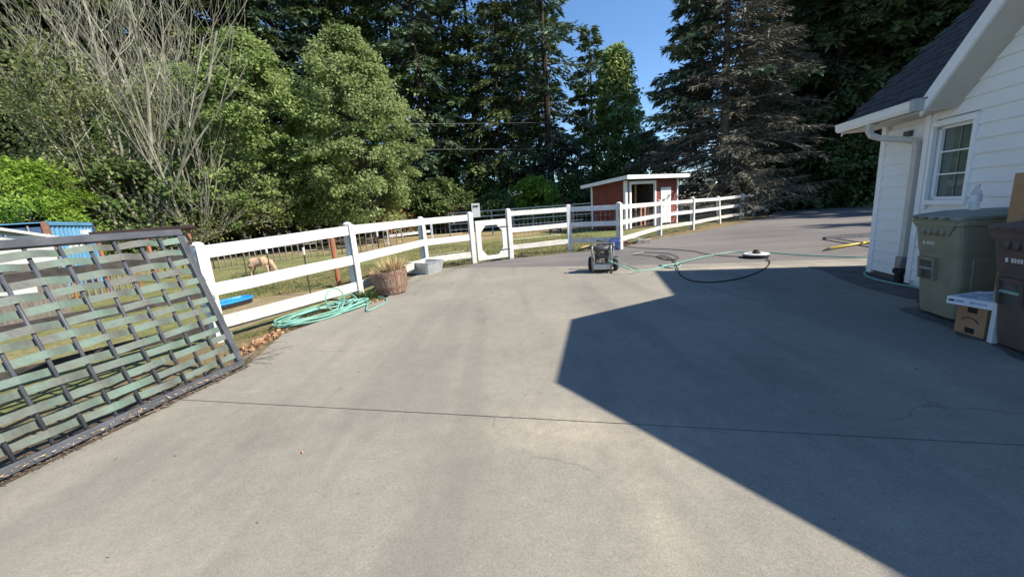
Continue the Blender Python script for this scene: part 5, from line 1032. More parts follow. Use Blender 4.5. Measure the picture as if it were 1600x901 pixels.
path_tube('pale_pipe', m_disc, [G(976, 375.5, .03), G(982, 373.2, .03), G(990, 372, .03), G(999, 371.4, .03)], 0.022, 'short bent pale pipe lying at the edge of the verge behind the red nozzle', 'pipe')
path_tube('pale_pipe', m_straw, [G(908, 387, .02), G(916, 384.6, .02), G(926, 383, .02)], 0.022, 'straight straw coloured stick lying at the verge behind the pressure washer', 'stick')
# ladder and pole behind the house corner
la, lb = G(1290, 371.5, 0.04), None
lad = thing('aluminium_ladder', 'silver aluminium ladder with its foot on the asphalt leaning low against the far house wall', 'ladder', G(1290, 371.5))
ldir = Vector((-0.10, -1, 0)).normalized(); lend = la + Vector((-0.55, -5.6, 0.66)); ld_ = (lend - la).normalized(); lside = Vector((0.985, -0.1, 0.08)).normalized()
for s in (0, 1):
    mb = MB(); mb.beam(la + lside * 0.40 * s, lend + lside * 0.40 * s, 0.03, 0.085); mb.build('side_rail', m_alu, lad)
for k in range(17):
    p = la + ld_ * (0.25 + 0.31 * k); mb = MB(); mb.tube([p + lside * 0.01, p + lside * 0.39], 0.016, 6); mb.build('rung', m_alu, lad)
for s in (0, 1): mb = MB(); mb.bx(la + lside * .4 * s + Vector((0, .03, -.015)), (.03, 0, 0), (0, .05, 0), (0, 0, .025)); mb.build('foot', m_black, lad)
pa_, pb_ = G(1296, 388, .035), G(1366, 376.5, .035); pb_ = pa_ + (pb_ - pa_) * 1.5
pol = thing('yellow_pole', 'yellow extension pole with black tip lying on the asphalt by the house corner', 'pole', pa_)
mb = MB(); mb.tube([pa_, pb_], 0.026, 10); mb.build('shaft', m_yellow, pol, smooth=True); dd2 = (pb_ - pa_).normalized(); mb = MB(); mb.tube([pa_ - dd2 * 0.02, pa_ - dd2 * 0.13 + Vector((0, 0, -.01)), pa_ - dd2 * 0.24 + Vector((0, -.02, -.02))], [.03, .022, .012], 8); mb.build('tip', m_black, pol)
# blue tray in the pasture
bt_ = (G(335, 482) + G(382, 470)) / 2; btd = (G(382, 470) - G(335, 482)); btd.normalize(); btn = Vector((-btd.y, btd.x, 0))
tr_ = thing('blue_tray', 'bright blue plastic tray with black mesh underside lying in the dry pasture', 'tray', bt_)
mb = MB(); pts_ = []
for s in range(20):
    a = 2 * math.pi * s / 20; pts_.append(bt_ + btd * 0.46 * (abs(math.cos(a)) ** .6) * (1 if math.cos(a) > 0 else -1) + btn * 0.22 * (abs(math.sin(a)) ** .6) * (1 if math.sin(a) > 0 else -1))
mb.loft([[p + Vector((0, 0, .055)) for p in pts_], [p + Vector((0, 0, .10)) for p in pts_], [bt_ + (p - bt_) * .9 + Vector((0, 0, .10)) for p in pts_], [bt_ + (p - bt_) * .85 + Vector((0, 0, .07)) for p in pts_]]); mb.build('tray_top', m_bluetray, tr_)
mb = MB(); mb.loft([[bt_ + (p - bt_) * .92 + Vector((0, 0, -.03)) for p in pts_], [bt_ + (p - bt_) * .96 + Vector((0, 0, .053)) for p in pts_]]); mb.build('tray_base', m_black, tr_)
# ================================================================== animals
def animal(name, label, cat, loc, heading, s, mat, tail=True, horns=False):
    me = bpy.data.meshes.new(name)
    V = [(0, 0, .62), (.18, 0, .64), (.36, 0, .63), (-.18, 0, .61), (-.34, 0, .60),              # 0 pelvis-mid .. spine
         (.47, 0, .55), (.56, 0, .40), (.61, 0, .27), (.67, 0, .15), (.70, 0, .07),               # 5 neck .. muzzle
         (.34, .11, .46), (.345, .115, .28), (.335, .115, .12), (.36, .115, .02),                   # 10 front leg +
         (.34, -.11, .46), (.37, -.115, .28), (.385, -.115, .12), (.41, -.115, .02),                # 14
         (-.32, .12, .46), (-.27, .125, .33), (-.38, .125, .19), (-.355, .125, .02),                # 18 hind +
         (-.32, -.12, .46), (-.25, -.125, .33), (-.35, -.125, .19), (-.32, -.125, .02),             # 22
         (.62, .12, .30), (.61, -.12, .30), (-.43, 0, .57), (-.47, 0, .44)]
    E_ = [(0, 1), (1, 2), (0, 3), (3, 4), (2, 5), (5, 6), (6, 7), (7, 8), (8, 9), (2, 10), (10, 11), (11, 12), (12, 13), (2, 14), (14, 15), (15, 16), (16, 17), (4, 18), (18, 19), (19, 20), (20, 21), (4, 22), (22, 23), (23, 24), (24, 25), (7, 26), (7, 27), (4, 28), (28, 29)]
    R_ = [.25, .25, .22, .25, .22, .16, .11, .10, .075, .055] + [.10, .055, .045, .042] * 2 + [.13, .07, .045, .042] * 2 + [.022, .022, .04, .022]
    me.from_pydata([(a * s, b * s, c * s) for a, b, c in V], E_, []); me.materials.append(mat)
    o = bpy.data.objects.new(name, me); COL.objects.link(o); o.location = loc; o.rotation_euler = (0, 0, heading)
    sk_ = o.modifiers.new('skin', 'SKIN'); ss = o.modifiers.new('smooth', 'SUBSURF'); ss.levels = 2; ss.render_levels = 2
    for i, r in enumerate(R_): me.skin_vertices[0].data[i].radius = (r * s, r * s * (0.85 if i < 5 else 1))
    me.skin_vertices[0].data[0].use_root = True; sk_.use_smooth_shade = True; WM[o.name] = Matrix.Translation(loc) @ Matrix.Rotation(heading, 4, 'Z')
    return tag(o, label, cat)
gl_ = G(408, 428.5); gl_.z = -0.03
animal('tan_sheep', 'woolly tan sheep grazing on the pasture behind the wire fence', 'sheep', gl_, math.radians(8), 0.72, m_fleece)
g2 = G(866, 365.5); g2.z = -0.03
animal('dark_goat', 'small dark goat grazing near the shed behind the rail fence', 'goat', g2, math.radians(-12), 0.66, m_goatd)

# ================================================================== vegetation
def trunk_mb(h, r0, r1, lean=0.0, wig=0.1, n=8, seg=8, base=-0.2):
    mb = MB(); pts = []; ph = random.uniform(0, 6)
    for k in range(seg + 1):
        t = k / seg; pts.append(Vector((wig * math.sin(3 * t + ph) * t + lean * t * h, wig * math.cos(2.3 * t + ph) * t, base + (h - base) * t)))
    mb.tube(pts, [r0 * (1.25 if k == 0 else 1) + (r1 - r0) * k / seg for k in range(seg + 1)], n); return mb
def conifer_data(H, R, base, dens=1.0, droop=0.35, el=(0.4, 0.85), ew=(0.14, 0.27), levels=46, bare=0.0):
    Cs, Ds, Ss = [], [], []; tb = MB(); up = np.array([0, 0, 1.0])
    for li in range(levels):
        t = (li + random.random() * 0.8) / levels; z = base + (H - base) * t
        for b in range(random.choice((3, 4, 5))):
            Lb = (R * (1 - t) ** 0.75 * random.uniform(0.55, 1.18) + 0.35) * (0.75 + 0.5 * min(1, t * 6))
            a = random.uniform(0, 2 * math.pi); A = np.array([math.cos(a), math.sin(a), 0]); LT = np.array([-A[1], A[0], 0])
            rise = 0.30 * t - 0.05 + random.uniform(-.12, .12); dr = droop * (1.1 - t) + random.uniform(-.05, .1)
            def bp(s): return np.outer(s * Lb, A) + np.outer(rise * s * Lb - dr * Lb * s ** 2, up) + np.array([0, 0, z])
            if Lb > 1.0:
                q = bp(np.array([0, 0.35, 0.7, 0.95])); tb.tube([Vector(x) for x in q], [0.05 * Lb / R + 0.012, 0.03 * Lb / R + .01, .012, .006], 3, cap=False)
            if random.random() < bare: continue
            n = int((10 + 26 * Lb) * dens); s = np.sqrt(rng.uniform(0.05, 1.0, n)); w = (0.34 * Lb * (1 - s) + 0.16) * rng.uniform(-1, 1, n)
            C = bp(s) + w[:, None] * LT + rng.normal(0, 0.06, (n, 3)); C[:, 2] -= 0.25 * np.abs(w)
            D = A * 0.8 + LT * (np.sign(w) * 0.55)[:, None] - up * rng.uniform(0.05, 0.7, n)[:, None] + rng.normal(0, 0.22, (n, 3)); D = unit(D)
            N = up + rng.normal(0, 0.45, (n, 3)); S = unit(np.cross(D, N)); Cs.append(C); Ds.append(D); Ss.append(S)
    C, D, S = np.concatenate(Cs), np.concatenate(Ds), np.concatenate(Ss)
    return C, D, S, rng.uniform(el[0], el[1], len(C)), rng.uniform(ew[0], ew[1], len(C)), tb
def make_conifer(name, label, cat, H, R, base, mat, group=None, **kw):
    root = thing(name, label, cat, (0, 0, 0), 0, group)
    C, D, S, Ln, Wd, tb = conifer_data(H, R, base, **kw)
    trunk_mb(H * 0.98, 0.011 * H + 0.05, 0.03, wig=0.25, seg=10).build('trunk', m_bark, root)
    tb.build('branches', m_bark, root)
    finish('crown', quads_mesh('crown', C, D, S, Ln, Wd, mat), root)
    return root
def place(root, p, rz, s, label=None, group=None):
    root.location = (p.x, p.y, -0.1); root.rotation_euler = (0, 0, rz); root.scale = (s, s, s)
    if label: root['label'] = label
    if group: root['group'] = group
    return root
GB = 'tall firs of the forest behind the pasture'; LB = 'tall dark green fir in the forest wall behind the pasture'
GR2 = 'dark conifers in the shaded wood beyond the drive'; LR = 'dark shaded conifer deep in the wood, behind or beyond the nearest row of conifers'
protos = [make_conifer('fir_tree', LB, 'tree', 31, 4.4, 3.0, m_fir, GB, dens=0.8), make_conifer('fir_tree', LB, 'tree', 34, 3.9, 5.0, m_firb, GB, droop=0.45, dens=0.75),
          make_conifer('fir_tree', LB, 'tree', 29, 4.6, 2.0, m_fir, GB, dens=0.7, droop=0.25), make_conifer('fir_tree', LB, 'tree', 32, 5.4, 2.5, m_cedar, GB, dens=1.15, droop=0.6, el=(0.4, 0.8), ew=(0.10, 0.2))]
used = [False] * 4
def put(k, p, s, label=LB, group=GB):
    o = protos[k] if not used[k] else copy_tree(protos[k]); used[k] = True
    return place(o, p, random.uniform(0, 6.28), s, label, group)
FIRS = [(646, 44, 0, 1.1, 'fir rising behind the outer edge of the pale leafy tree'), (678, 42, 1, 1.0, 'fir standing over the dark rounded bush beside the pale leafy tree'), (716, 46, 2, 1.1, 'fir standing over the ochre dry bush near the cow sign'), (752, 44, 0, 1.0, 'fir standing straight above the garden gate'), (790, 42, 3, 0.80, 'shorter drooping fir with yellowish sprays above the far gate post'), (822, 48, 1, 1.05, 'tall thin fir above the bright sunlit bush at the forest edge'), (850, 52, 0, 1.0, 'tall fir whose edge borders the open blue sky'),
        (600, 46, 3, 1.05, 'drooping fir behind the outer half of the pale leafy crown'), (560, 44, 0, 1.1, 'fir behind the tip of the pale leafy crown'), (520, 47, 2, 1.15, 'broad fir showing between the two dense leafy crowns'), (480, 44, 1, 1.0, 'narrow fir above the gap between the two dense leafy crowns'), (440, 47, 0, 1.1, 'fir above the tip of the darker leafy crown'), (400, 45, 3, 1.1, 'drooping fir above the inner half of the darker leafy crown'), (360, 48, 2, 1.15, 'broad fir behind the second bare branched tree'), (318, 45, 1, 1.05, 'narrow fir just beyond the tips of the second bare branched tree'),
        (270, 47, 3, 1.1, 'drooping fir behind the tallest bare pale branches'), (222, 46, 0, 1.1, 'fir behind the middle of the bare pale tree'), (170, 44, 3, 1.1, 'drooping fir behind the outer branches of the bare pale tree'), (118, 46, 2, 1.15, 'broad fir above the far end of the blue container'), (66, 44, 3, 1.1, 'drooping fir above the door end of the blue container'), (10, 45, 0, 1.1, 'fir above the bright yellow green bushy tree'), (-55, 46, 3, 1.15, 'fir reaching in from the outer edge beside the bright bushy tree')]
for (px, rg, k, s, lb) in FIRS: put(k, P(px, rg), s * random.uniform(0.96, 1.05), lb)
for (px, rg, k, s) in [(30, 60, 1, 1.25), (140, 62, 0, 1.3), (245, 60, 1, 1.2), (340, 63, 3, 1.3), (460, 62, 1, 1.2), (580, 60, 2, 1.3), (700, 66, 3, 1.0)]:
    put(k, P(px, rg), s * random.uniform(0.96, 1.05), 'tall fir in the back row of the forest, glimpsed through the firs before it')
put(1, P(863, 43), 1.05, 'tall fir with a dark bare trunk standing nearest the patch of open sky', None)
for (px, rg, k, s, lb) in [(1246, 41, 1, 1.0, 'dark conifer next to the shaded side of the dying spruce'), (1296, 39, 3, 0.95, 'drooping dark conifer at the far end of the drive'), (1325, 44, 1, 1.0, 'narrow dark conifer over the small light green bush'), (1350, 40, 2, 1.0, 'broad dark conifer whose branches meet the house gutter'), (1385, 46, 3, 1.05, 'dark conifer rising above the lower end of the shingle roof'), (1450, 44, 3, 1.0, 'drooping dark conifer seen above the middle of the shingle roof slope'), (1535, 40, 3, 1.0, 'drooping dark conifer seen above the top of the shingle roof slope')]:
    put(k, P(px, rg), s * random.uniform(0.96, 1.05), lb, GR2)
for (px, rg, k, s) in [(1272, 46, 0, 1.0), (1415, 40, 0, 1.0), (1490, 42, 1, 1.05), (1590, 42, 0, 1.0), (1260, 58, 3, 1.15), (1310, 60, 2, 1.2), (1365, 58, 3, 1.15), (1225, 54, 0, 0.95), (1205, 47, 2, 0.8), (1430, 58, 3, 1.2), (1340, 52, 3, 1.1), (1285, 50, 3, 1.05)]:
    put(k, P(px, rg), s * random.uniform(0.96, 1.05), LR, GR2)
# the same wood continues beyond the house; its shade falls over the drive
for (x, y, k, s) in [(41.5, 5.0, 1, 0.86), (47, 9, 0, 1.0), (43, 12.5, 3, 0.95), (48, 16, 2, 1.0), (41, 17.5, 1, 0.95), (45, 22, 3, 1.0), (38, 22.5, 0, 0.95), (41, 27, 3, 1.0), (36, 29, 2, 1.0), (50, 28, 3, 1.0), (34, 34, 3, 1.0)]:
    put(k, Vector((x, y, 0)), s, LR, GR2)
cn = make_conifer('fir_tree', 'slender pointed fir standing out against the open blue sky', 'tree', 21.5, 3.0, 1.5, m_fir, None, levels=40); place(cn, P(928, 50), 1.0, 1.0)

# ---- broad leaf trees
def broad_data(H, R, base, nclump, nleaf, shape, leaf=(0.16, 0.28), clump=(0.5, 0.95), hollow=0.55):
    Cs, Ds, Ss = [], [], []
    for k in range(nclump):
        t = random.random() ** 0.9; a = random.uniform(0, 2 * math.pi); rr_ = shape(t) * R * (hollow + (1 - hollow) * math.sqrt(random.random())) * (1 + 0.17 * math.sin(3 * a + 5 * t) + 0.14 * math.sin(11 * t + 2 * a)) * random.uniform(0.80, 1.16)
        c = np.array([rr_ * math.cos(a), rr_ * math.sin(a), base + (H - base) * t]); cr = random.uniform(*clump); n = int(nleaf * (cr / clump[1]) ** 1.5) + 6
        off = rng.normal(0, 1, (n, 3)); off = unit(off) * (rng.random(n) ** 0.45)[:, None] * cr; off[:, 2] *= 0.55; C = c + off
        out = unit(C - np.array([0, 0, c[2] - 0.6])); D = unit(out * 0.5 + rng.normal(0, 0.6, (n, 3)) - np.array([0, 0, 0.45]))
        N = unit(out * 0.5 + np.array([0, 0, 0.9]) + rng.normal(0, 0.45, (n, 3))); S = unit(np.cross(D, N)); Cs.append(C); Ds.append(D); Ss.append(S)
    C, D, S = np.concatenate(Cs), np.concatenate(Ds), np.concatenate(Ss); L_ = rng.uniform(leaf[0], leaf[1], len(C)); return C, D, S, L_, L_ * rng.uniform(0.6, 0.85, len(C))
def limbs(H, R, base, n, r, shape):
    mb = MB()
    for k in range(n):
        t = random.uniform(0.05, 0.9); a = random.uniform(0, 6.28); zz = base + (H - base) * t; z0 = max(0.4, zz - random.uniform(1.0, 3.0)); rr_ = shape(t) * R * 0.85
        p0 = Vector((0, 0, z0)); p1 = Vector((rr_ * .5 * math.cos(a + .2), rr_ * .5 * math.sin(a + .2), (z0 + zz) / 2 + .2)); p2 = Vector((rr_ * math.cos(a), rr_ * math.sin(a), zz)); mb.tube(curve_pts([p0, p1, p2], 3), [r, r * .85, r * .7, r * .5, r * .35, r * .2, .012], 4, cap=False)
    return mb
def make_broad(name, label, p, H, R, base, mat, bark, nclump, nleaf, shape, tr=0.25, cat='tree', group=None, leaf=(0.16, 0.28), clump=(0.5, 0.95), nl=26, hollow=0.55, stems=1):
    root = thing(name, label, cat, (p.x, p.y, -0.06), random.uniform(0, 6.28), group); W_ = WM[root.name]
    C, D, S, Ln, Wd = broad_data(H, R, base, nclump, nleaf, shape, leaf, clump, hollow)
    WM[root.name] = Matrix.Identity(4)
    t_ = MB()
    for s in range(stems):
        m_ = trunk_mb(H * (0.9 if s == 0 else 0.6), tr * (1 if s == 0 else .6), 0.03, lean=0 if s == 0 else random.uniform(-.2, .2), wig=0.3); t_.add(m_.v, m_.f)
    t_.build('trunk', bark, root); limbs(H, R, base, nl, tr * 0.4, shape).build('branches', bark, root)
    finish('crown', quads_mesh('crown', C, D, S, Ln, Wd, mat), root); WM[root.name] = W_
    return root
egg = lambda t: math.sin(math.pi * min(1, (0.12 + 0.86 * t) ** 0.75)) ** 0.75 if t < 0.98 else 0.12
cone = lambda t: (1 - t) ** 0.62 * (0.55 + 0.45 * min(1, t * 6))
full = lambda t: math.sqrt(max(0.02, 1 - (2 * t - 0.9) ** 2 / 1.25))
crown1 = lambda t: 0.62 + 0.38 * math.sin(math.pi * min(1, t * 1.6)) if t < 0.3 else max(0.12, (1 - ((t - 0.3) / 0.73) ** 2.4)) * (0.99)
make_broad('maple_tree', 'dense leafy tree with thick dark trunk behind the pasture, wider crown beside the bare tree', P(432, 28), 12.1, 3.7, 1.6, m_leaf, m_bark, 470, 130, crown1, 0.30, leaf=(0.12, 0.23), clump=(0.35, 0.8), hollow=0.7)
make_broad('maple_tree', 'dense pale green leafy tree with rounded pointed crown next to the dark firs', P(574, 27), 12.5, 3.5, 1.5, m_leaf2, m_bark, 470, 130, crown1, 0.27, leaf=(0.12, 0.23), clump=(0.35, 0.8), hollow=0.7)
make_broad('leafy_tree', 'thin trunked leafy tree partly hidden behind the bare pale tree', P(318, 33), 11.6, 4.0, 2.0, m_leaf, m_bark, 330, 110, crown1, 0.18, leaf=(0.14, 0.26), clump=(0.45, 0.9), hollow=0.5)
make_broad('leafy_tree', 'shorter leafy tree filling the gap between the two dense crowns', P(503, 32), 8.6, 2.8, 1.6, m_leaf, m_bark, 230, 110, crown1, 0.15, leaf=(0.14, 0.26), clump=(0.45, 0.9), hollow=0.5)
make_broad('bright_tree', 'bright yellow green bushy tree growing behind the blue container', P(44, 22.5), 4.5, 1.75, 0.2, m_leafb, m_barkg, 260, 120, full, 0.12, leaf=(0.07, 0.14), clump=(0.3, 0.6), stems=3)
make_broad('bright_tree', 'low deep green bushy tree beside the bare pale tree', P(182, 27), 5.2, 3.0, 0.3, m_leafd, m_barkg, 180, 60, full, 0.10, leaf=(0.16, 0.28), stems=3)
make_broad('conical_tree', 'mid green conical leafy tree at the edge of the open sky', P(966, 46), 17.2, 3.9, 1.5, m_leaf, m_bark, 430, 42, cone, 0.22, leaf=(0.28, 0.5), clump=(0.6, 1.2))
make_broad('conical_tree', 'smaller leafy tree standing directly behind the red shed', P(1000, 40), 7.5, 3.0, 0.8, m_leafd, m_bark, 170, 46, full, 0.14, leaf=(0.25, 0.42))
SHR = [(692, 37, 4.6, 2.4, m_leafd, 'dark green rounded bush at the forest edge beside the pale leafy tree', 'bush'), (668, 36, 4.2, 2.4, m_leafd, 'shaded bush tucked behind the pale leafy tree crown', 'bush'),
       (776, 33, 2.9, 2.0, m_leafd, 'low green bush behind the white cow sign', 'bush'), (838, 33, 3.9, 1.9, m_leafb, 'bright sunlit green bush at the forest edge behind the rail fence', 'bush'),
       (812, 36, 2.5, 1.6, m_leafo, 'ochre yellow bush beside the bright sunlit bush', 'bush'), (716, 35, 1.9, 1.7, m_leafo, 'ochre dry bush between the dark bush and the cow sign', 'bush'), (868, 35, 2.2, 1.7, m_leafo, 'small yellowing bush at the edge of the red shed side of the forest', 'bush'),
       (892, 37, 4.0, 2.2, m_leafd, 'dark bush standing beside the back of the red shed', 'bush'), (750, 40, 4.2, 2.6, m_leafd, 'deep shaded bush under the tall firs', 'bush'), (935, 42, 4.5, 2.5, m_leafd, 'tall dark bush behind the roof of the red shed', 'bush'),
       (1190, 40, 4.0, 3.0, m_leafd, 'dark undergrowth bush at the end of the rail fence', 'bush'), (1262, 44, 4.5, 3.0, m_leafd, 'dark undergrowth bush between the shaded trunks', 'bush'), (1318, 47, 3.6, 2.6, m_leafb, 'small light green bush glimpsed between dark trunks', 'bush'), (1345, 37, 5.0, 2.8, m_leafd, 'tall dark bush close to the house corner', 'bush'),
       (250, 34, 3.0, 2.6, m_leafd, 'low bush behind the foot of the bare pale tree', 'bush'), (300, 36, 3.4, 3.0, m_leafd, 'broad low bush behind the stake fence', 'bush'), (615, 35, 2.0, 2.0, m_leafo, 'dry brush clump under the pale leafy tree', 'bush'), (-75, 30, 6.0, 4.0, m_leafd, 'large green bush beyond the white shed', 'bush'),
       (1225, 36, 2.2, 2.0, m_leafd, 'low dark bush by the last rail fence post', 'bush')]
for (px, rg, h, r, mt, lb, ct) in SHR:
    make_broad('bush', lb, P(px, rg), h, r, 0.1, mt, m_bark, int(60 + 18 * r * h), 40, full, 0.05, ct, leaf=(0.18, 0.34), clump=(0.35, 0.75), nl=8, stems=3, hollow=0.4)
# ---- bare pale tree
bt0 = P(243, 26.5); root = thing('bare_tree', 'bare pale lichen covered tree with many upright bare branches', 'tree', (bt0.x, bt0.y, -0.06)); WM[root.name] = Matrix.Identity(4)
bm = MB(); tw2 = MB(); tips = []
def grow(p, d, ln, r, depth, upb):
    pts = [p]; rs = [r]; n = 5 if depth > 2 else 4
    for k in range(n):
        d = (d + Vector((random.gauss(0, .14), random.gauss(0, .14), upb * 0.26 + random.gauss(0, .08)))).normalized(); pts.append(pts[-1] + d * ln / n); rs.append(max(0.006, r * (1 - 0.55 * (k + 1) / n)))
    (bm if depth > 1 else tw2).tube(pts, rs, 6 if depth > 2 else (4 if depth > 1 else 3), cap=False)
    tips.append(pts[-1])
    if depth == 0: return
    nb = {4: 6, 3: 4, 2: 4, 1: 3}[depth]
    for k in range(nb):
        t = random.uniform(0.25, 1.0); i = min(int(t * n), n - 1); q = pts[i].lerp(pts[i + 1], t * n - i); a = random.uniform(0, 6.28); sd_ = Vector((math.cos(a), math.sin(a), random.uniform(-.1, .5))); nd = (d * random.uniform(.5, 1.0) + sd_ * random.uniform(.5, .9)).normalized()
        grow(q, nd, ln * random.uniform(.45, .72), rs[i] * random.uniform(.45, .62), depth - 1, upb)
cd = Vector((P(300, 10) - P(180, 10)).normalized())
stems_ = [(-0.50, 0.95, 8.6, .13), (-0.22, 1.0, 10.2, .14), (-0.05, 1.0, 11.3, .16), (0.06, 1.0, 11.6, .13), (0.28, 1.0, 10.0, .13), (0.52, .95, 8.0, .11), (-0.95, .75, 6.6, .11), (0.9, .7, 6.2, .09), (-1.35, .42, 5.6, .09), (1.35, .38, 5.8, .08), (-.3, .8, 8.5, .1), (.15, .95, 9.5, .11), (-.7, .9, 8.0, .1), (1.0, .12, 4.5, .06), (-1.0, .15, 5.0, .06), (.38, 1.0, 9.0, .1)]
bm.tube([(0, 0, -.2), (0.0, 0, .5), (.05, 0, 1.1)], [.26, .21, .17], 10)
for k, (sx_, sz_, ln, r) in enumerate(stems_):
    d = (cd * sx_ * 1.05 + Vector((-cd.y, cd.x, 0)) * random.uniform(-.5, .5) + Vector((0, 0, sz_))).normalized(); grow(Vector((random.uniform(-.12, .12), random.uniform(-.12, .12), random.uniform(.4, 1.2))), d, ln * (1.02 if abs(sx_) < .3 else 0.80), r * 0.62, 3, 0.8 if sz_ > .7 else 0.25)
bm.build('trunk', m_lichen, root); tw2.build('twigs', m_lichen, root)
T = np.array([tuple(t) for t in tips]); T = T[T[:, 2] < 7.6]; T = T[~((T[:, :2] @ np.array([cd.x, cd.y]) < -1.0) & (T[:, 2] < 3.4))]; T = T[rng.random(len(T)) < np.where(T[:, :2] @ np.array([cd.x, cd.y]) > 1.2, 0.5, 1.0)]; T = np.repeat(T, 58, 0) + rng.normal(0, .36, (len(T) * 58, 3)); D = unit(rng.normal(0, 1, T.shape) - np.array([0, 0, .5])); L_ = rng.uniform(.09, .19, len(T))
finish('crown', quads_mesh('crown', T, D, perp(D), L_, L_ * .7, m_leafs), root); print('bare leaves', len(T))
root.scale = (1.0, 1.0, 1.10)
root2 = root.copy(); COL.objects.link(root2)
for ch in list(root.children):
    if ch.name.startswith(('trunk', 'twigs')): c_ = ch.copy(); COL.objects.link(c_); c_.parent = root2
root2.location = (P(300, 26.0).x, P(300, 26.0).y, -0.06); root2.rotation_euler = (0, 0, 2.2); root2.scale = (0.62, 0.62, 0.86); root2['label'] = 'second bare branched tree leaning into the leafy crowns'
# ---- half dead spruce
sp0 = P(1128, 31.5); root = thing('dying_spruce', 'huge half dead spruce with bare brown branches behind the red shed', 'tree', (sp0.x, sp0.y, -0.06)); WM[root.name] = Matrix.Identity(4)
Hs, Rs = 21.0, 6.4; trunk_mb(Hs, 0.36, 0.05, wig=0.2, seg=12, n=10).build('trunk', m_deadtwig, root)
camd = Vector((-sp0.x, -sp0.y, 0)).normalized(); leftd = Vector((camd.y, -camd.x, 0))
if leftd.dot(Vector((-1, 0, 0))) < 0: leftd = -leftd
br_ = MB(); TC, TD, TL, TW = [], [], [], []; gC, gD, gS = [], [], []; nC, nD, nS = [], [], []
for li in range(96):
    t = (li + random.random() * 3) / 98; z = 0.8 + (Hs - 0.8) * t
    for b in range(5):
        a = random.uniform(0, 2 * math.pi); A = Vector((math.cos(a), math.sin(a), 0)); Lb = Rs * (1 - t) ** 0.7 * random.uniform(.6, 1.12) + .4; rise = random.uniform(-.12, .34); dr = random.uniform(.05, .38)
        def bp(s): return Vector((A.x * Lb * s, A.y * Lb * s, z + (rise * s - dr * s * s) * Lb))
        br_.tube([bp(0), bp(.35), bp(.7), bp(1)], [.055, .038, .022, .008], 4, cap=False); LT = Vector((-A.y, A.x, 0))
        side = A.dot(leftd); green = (side > 0.5 and t > 0.25 and random.random() < 0.85) or random.random() < .03 or (A.dot(camd) < -0.3 and random.random() < .25)
        n = int(9 * Lb)
        for k in range(n):
            s = random.uniform(.12, 1); w = random.choice((-1, 1)); d = (A * .75 + LT * w * random.uniform(.4, 1.0) + Vector((0, 0, random.uniform(-.55, .12)))).normalized(); ln = (0.34 * Lb * (1 - s) + .35) * random.uniform(.5, 1.1); p = bp(s)
            TC.append(p); TD.append(d); TL.append(ln); TW.append(random.uniform(.018, .034))
            for j in range(3):
                q = p + d * ln * random.uniform(.2, .95); d2 = (d + LT * random.uniform(-.9, .9) + A * random.uniform(-.3, .5) + Vector((0, 0, random.uniform(-.6, .2)))).normalized(); TC.append(q); TD.append(d2); TL.append(random.uniform(.15, .42)); TW.append(random.uniform(.014, .028))
            if green and s > .3:
                for j in range(7): gC.append(p + d * ln * random.uniform(0, 1) + Vector((random.gauss(0, .05), random.gauss(0, .05), random.gauss(0, .05)))); gD.append((d + Vector((random.gauss(0, .35), random.gauss(0, .35), random.uniform(-.6, .1)))).normalized())
            elif random.random() < .75:
                for j in range(3): nC.append(p + d * ln * random.uniform(.1, 1)); nD.append((d + Vector((random.gauss(0, .5), random.gauss(0, .5), random.uniform(-.7, .1)))).normalized())
br_.build('branches', m_deadtwig, root)
C, D = np.array([tuple(x) for x in TC]), np.array([tuple(x) for x in TD]); finish('twigs', quads_mesh('twigs', C, D, perp(D), np.array(TL), np.array(TW), m_deadtwig), root)
C, D = np.array([tuple(x) for x in gC]), np.array([tuple(x) for x in gD]); finish('crown', quads_mesh('crown', C, D, perp(D, np.array([0, 0, 1.0]) + rng.normal(0, .4, C.shape)), rng.uniform(.28, .6, len(C)), rng.uniform(.10, .2, len(C)), m_firb), root)
C, D = np.array([tuple(x) for x in nC]), np.array([tuple(x) for x in nD]); finish('brown_needles', quads_mesh('brown_needles', C, D, perp(D), rng.uniform(.18, .42, len(C)), rng.uniform(.05, .11, len(C)), m_browneedle), root); print('spruce', len(TC), len(gC), len(nC))
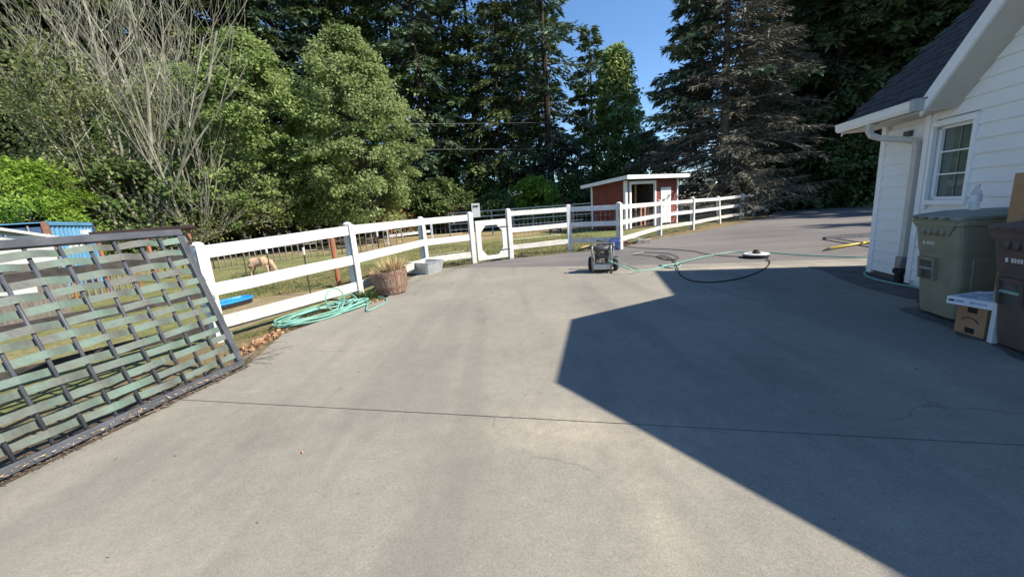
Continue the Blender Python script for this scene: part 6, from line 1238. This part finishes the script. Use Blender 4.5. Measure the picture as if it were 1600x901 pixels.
# ---- grass: short pasture blades near the fence, tufts on the verge
def grass(name, n, fn, h, w, mat, z=-0.045):
    pts = [fn() for _ in range(n)]; C = np.array([[p.x, p.y, z] for p in pts]); D = rng.normal(0, .35, (n, 3)); D[:, 2] = 1; D = unit(D); return finish(name, quads_mesh(name, C, D, perp(D), h * rng.uniform(.4, 1.2, n), w, mat), kind='stuff')
def quadfn(a, b, c, d):
    def f():
        s, t = random.random(), random.random(); return a.lerp(b, s).lerp(d.lerp(c, s), t)
    return f
v3 = lambda x, y: Vector((x, y, 0))
grass('grass', 24000, quadfn(G(300, 480), G(545, 442), v3(-2.6, 13), v3(-10, 14)), 0.07, 0.012, m_blade)
grass('grass', 16000, quadfn(v3(-2.6, 11.2), v3(3.6, 13.2), v3(4, 20), v3(-6, 19)), 0.08, 0.016, m_blade)
grass('grass', 2500, quadfn(P345 + v3(.1, 0), P553 + v3(.12, 0), P553 + v3(.34, -.05), P345 + v3(.42, 0)), 0.06, 0.007, m_blade)
grass('grass', 3500, quadfn(P553, GL_ + v3(-.3, .2), GL_ + v3(.1, -.1), P553 + v3(.4, .2)), 0.07, 0.008, m_blade)
grass('grass', 3000, quadfn(GR_ + v3(.3, .1), G(968, 388), G(968, 386.0), GR_ + v3(.3, -.18)), 0.06, 0.010, m_blade)
grass('grass', 3500, quadfn(G(968, 388), G(1124, 348.5), G(1124, 347), G(968, 386)), 0.07, 0.012, m_straw)
x = tuft('weed_clump', m_leafd, P553 + Vector((.13, -.12, -0.02)), 150, .09, .22, 1.2, .022); tag(x, 'small clump of dark weeds at the foot of the fence post by the hose coil', 'weeds')
# ---- power lines
for (va_, vb_, lb) in ((193, 190, 'upper thin power line crossing in front of the dark firs'), (233, 231, 'lower thin power line crossing in front of the dark firs')):
    def hp(px, v, rg): p = P(px, rg); d = ray(px, v); return Vector((p.x, p.y, CAMH + d[2] * rg / math.hypot(d[0], d[1])))
    path_tube('power_line', m_wire, [hp(560, va_ + 3, 34), hp(680, va_, 35.5), hp(780, (va_ + vb_) / 2 + .5, 37.5), hp(930, vb_, 40)], 0.010, lb, 'power line', 4)
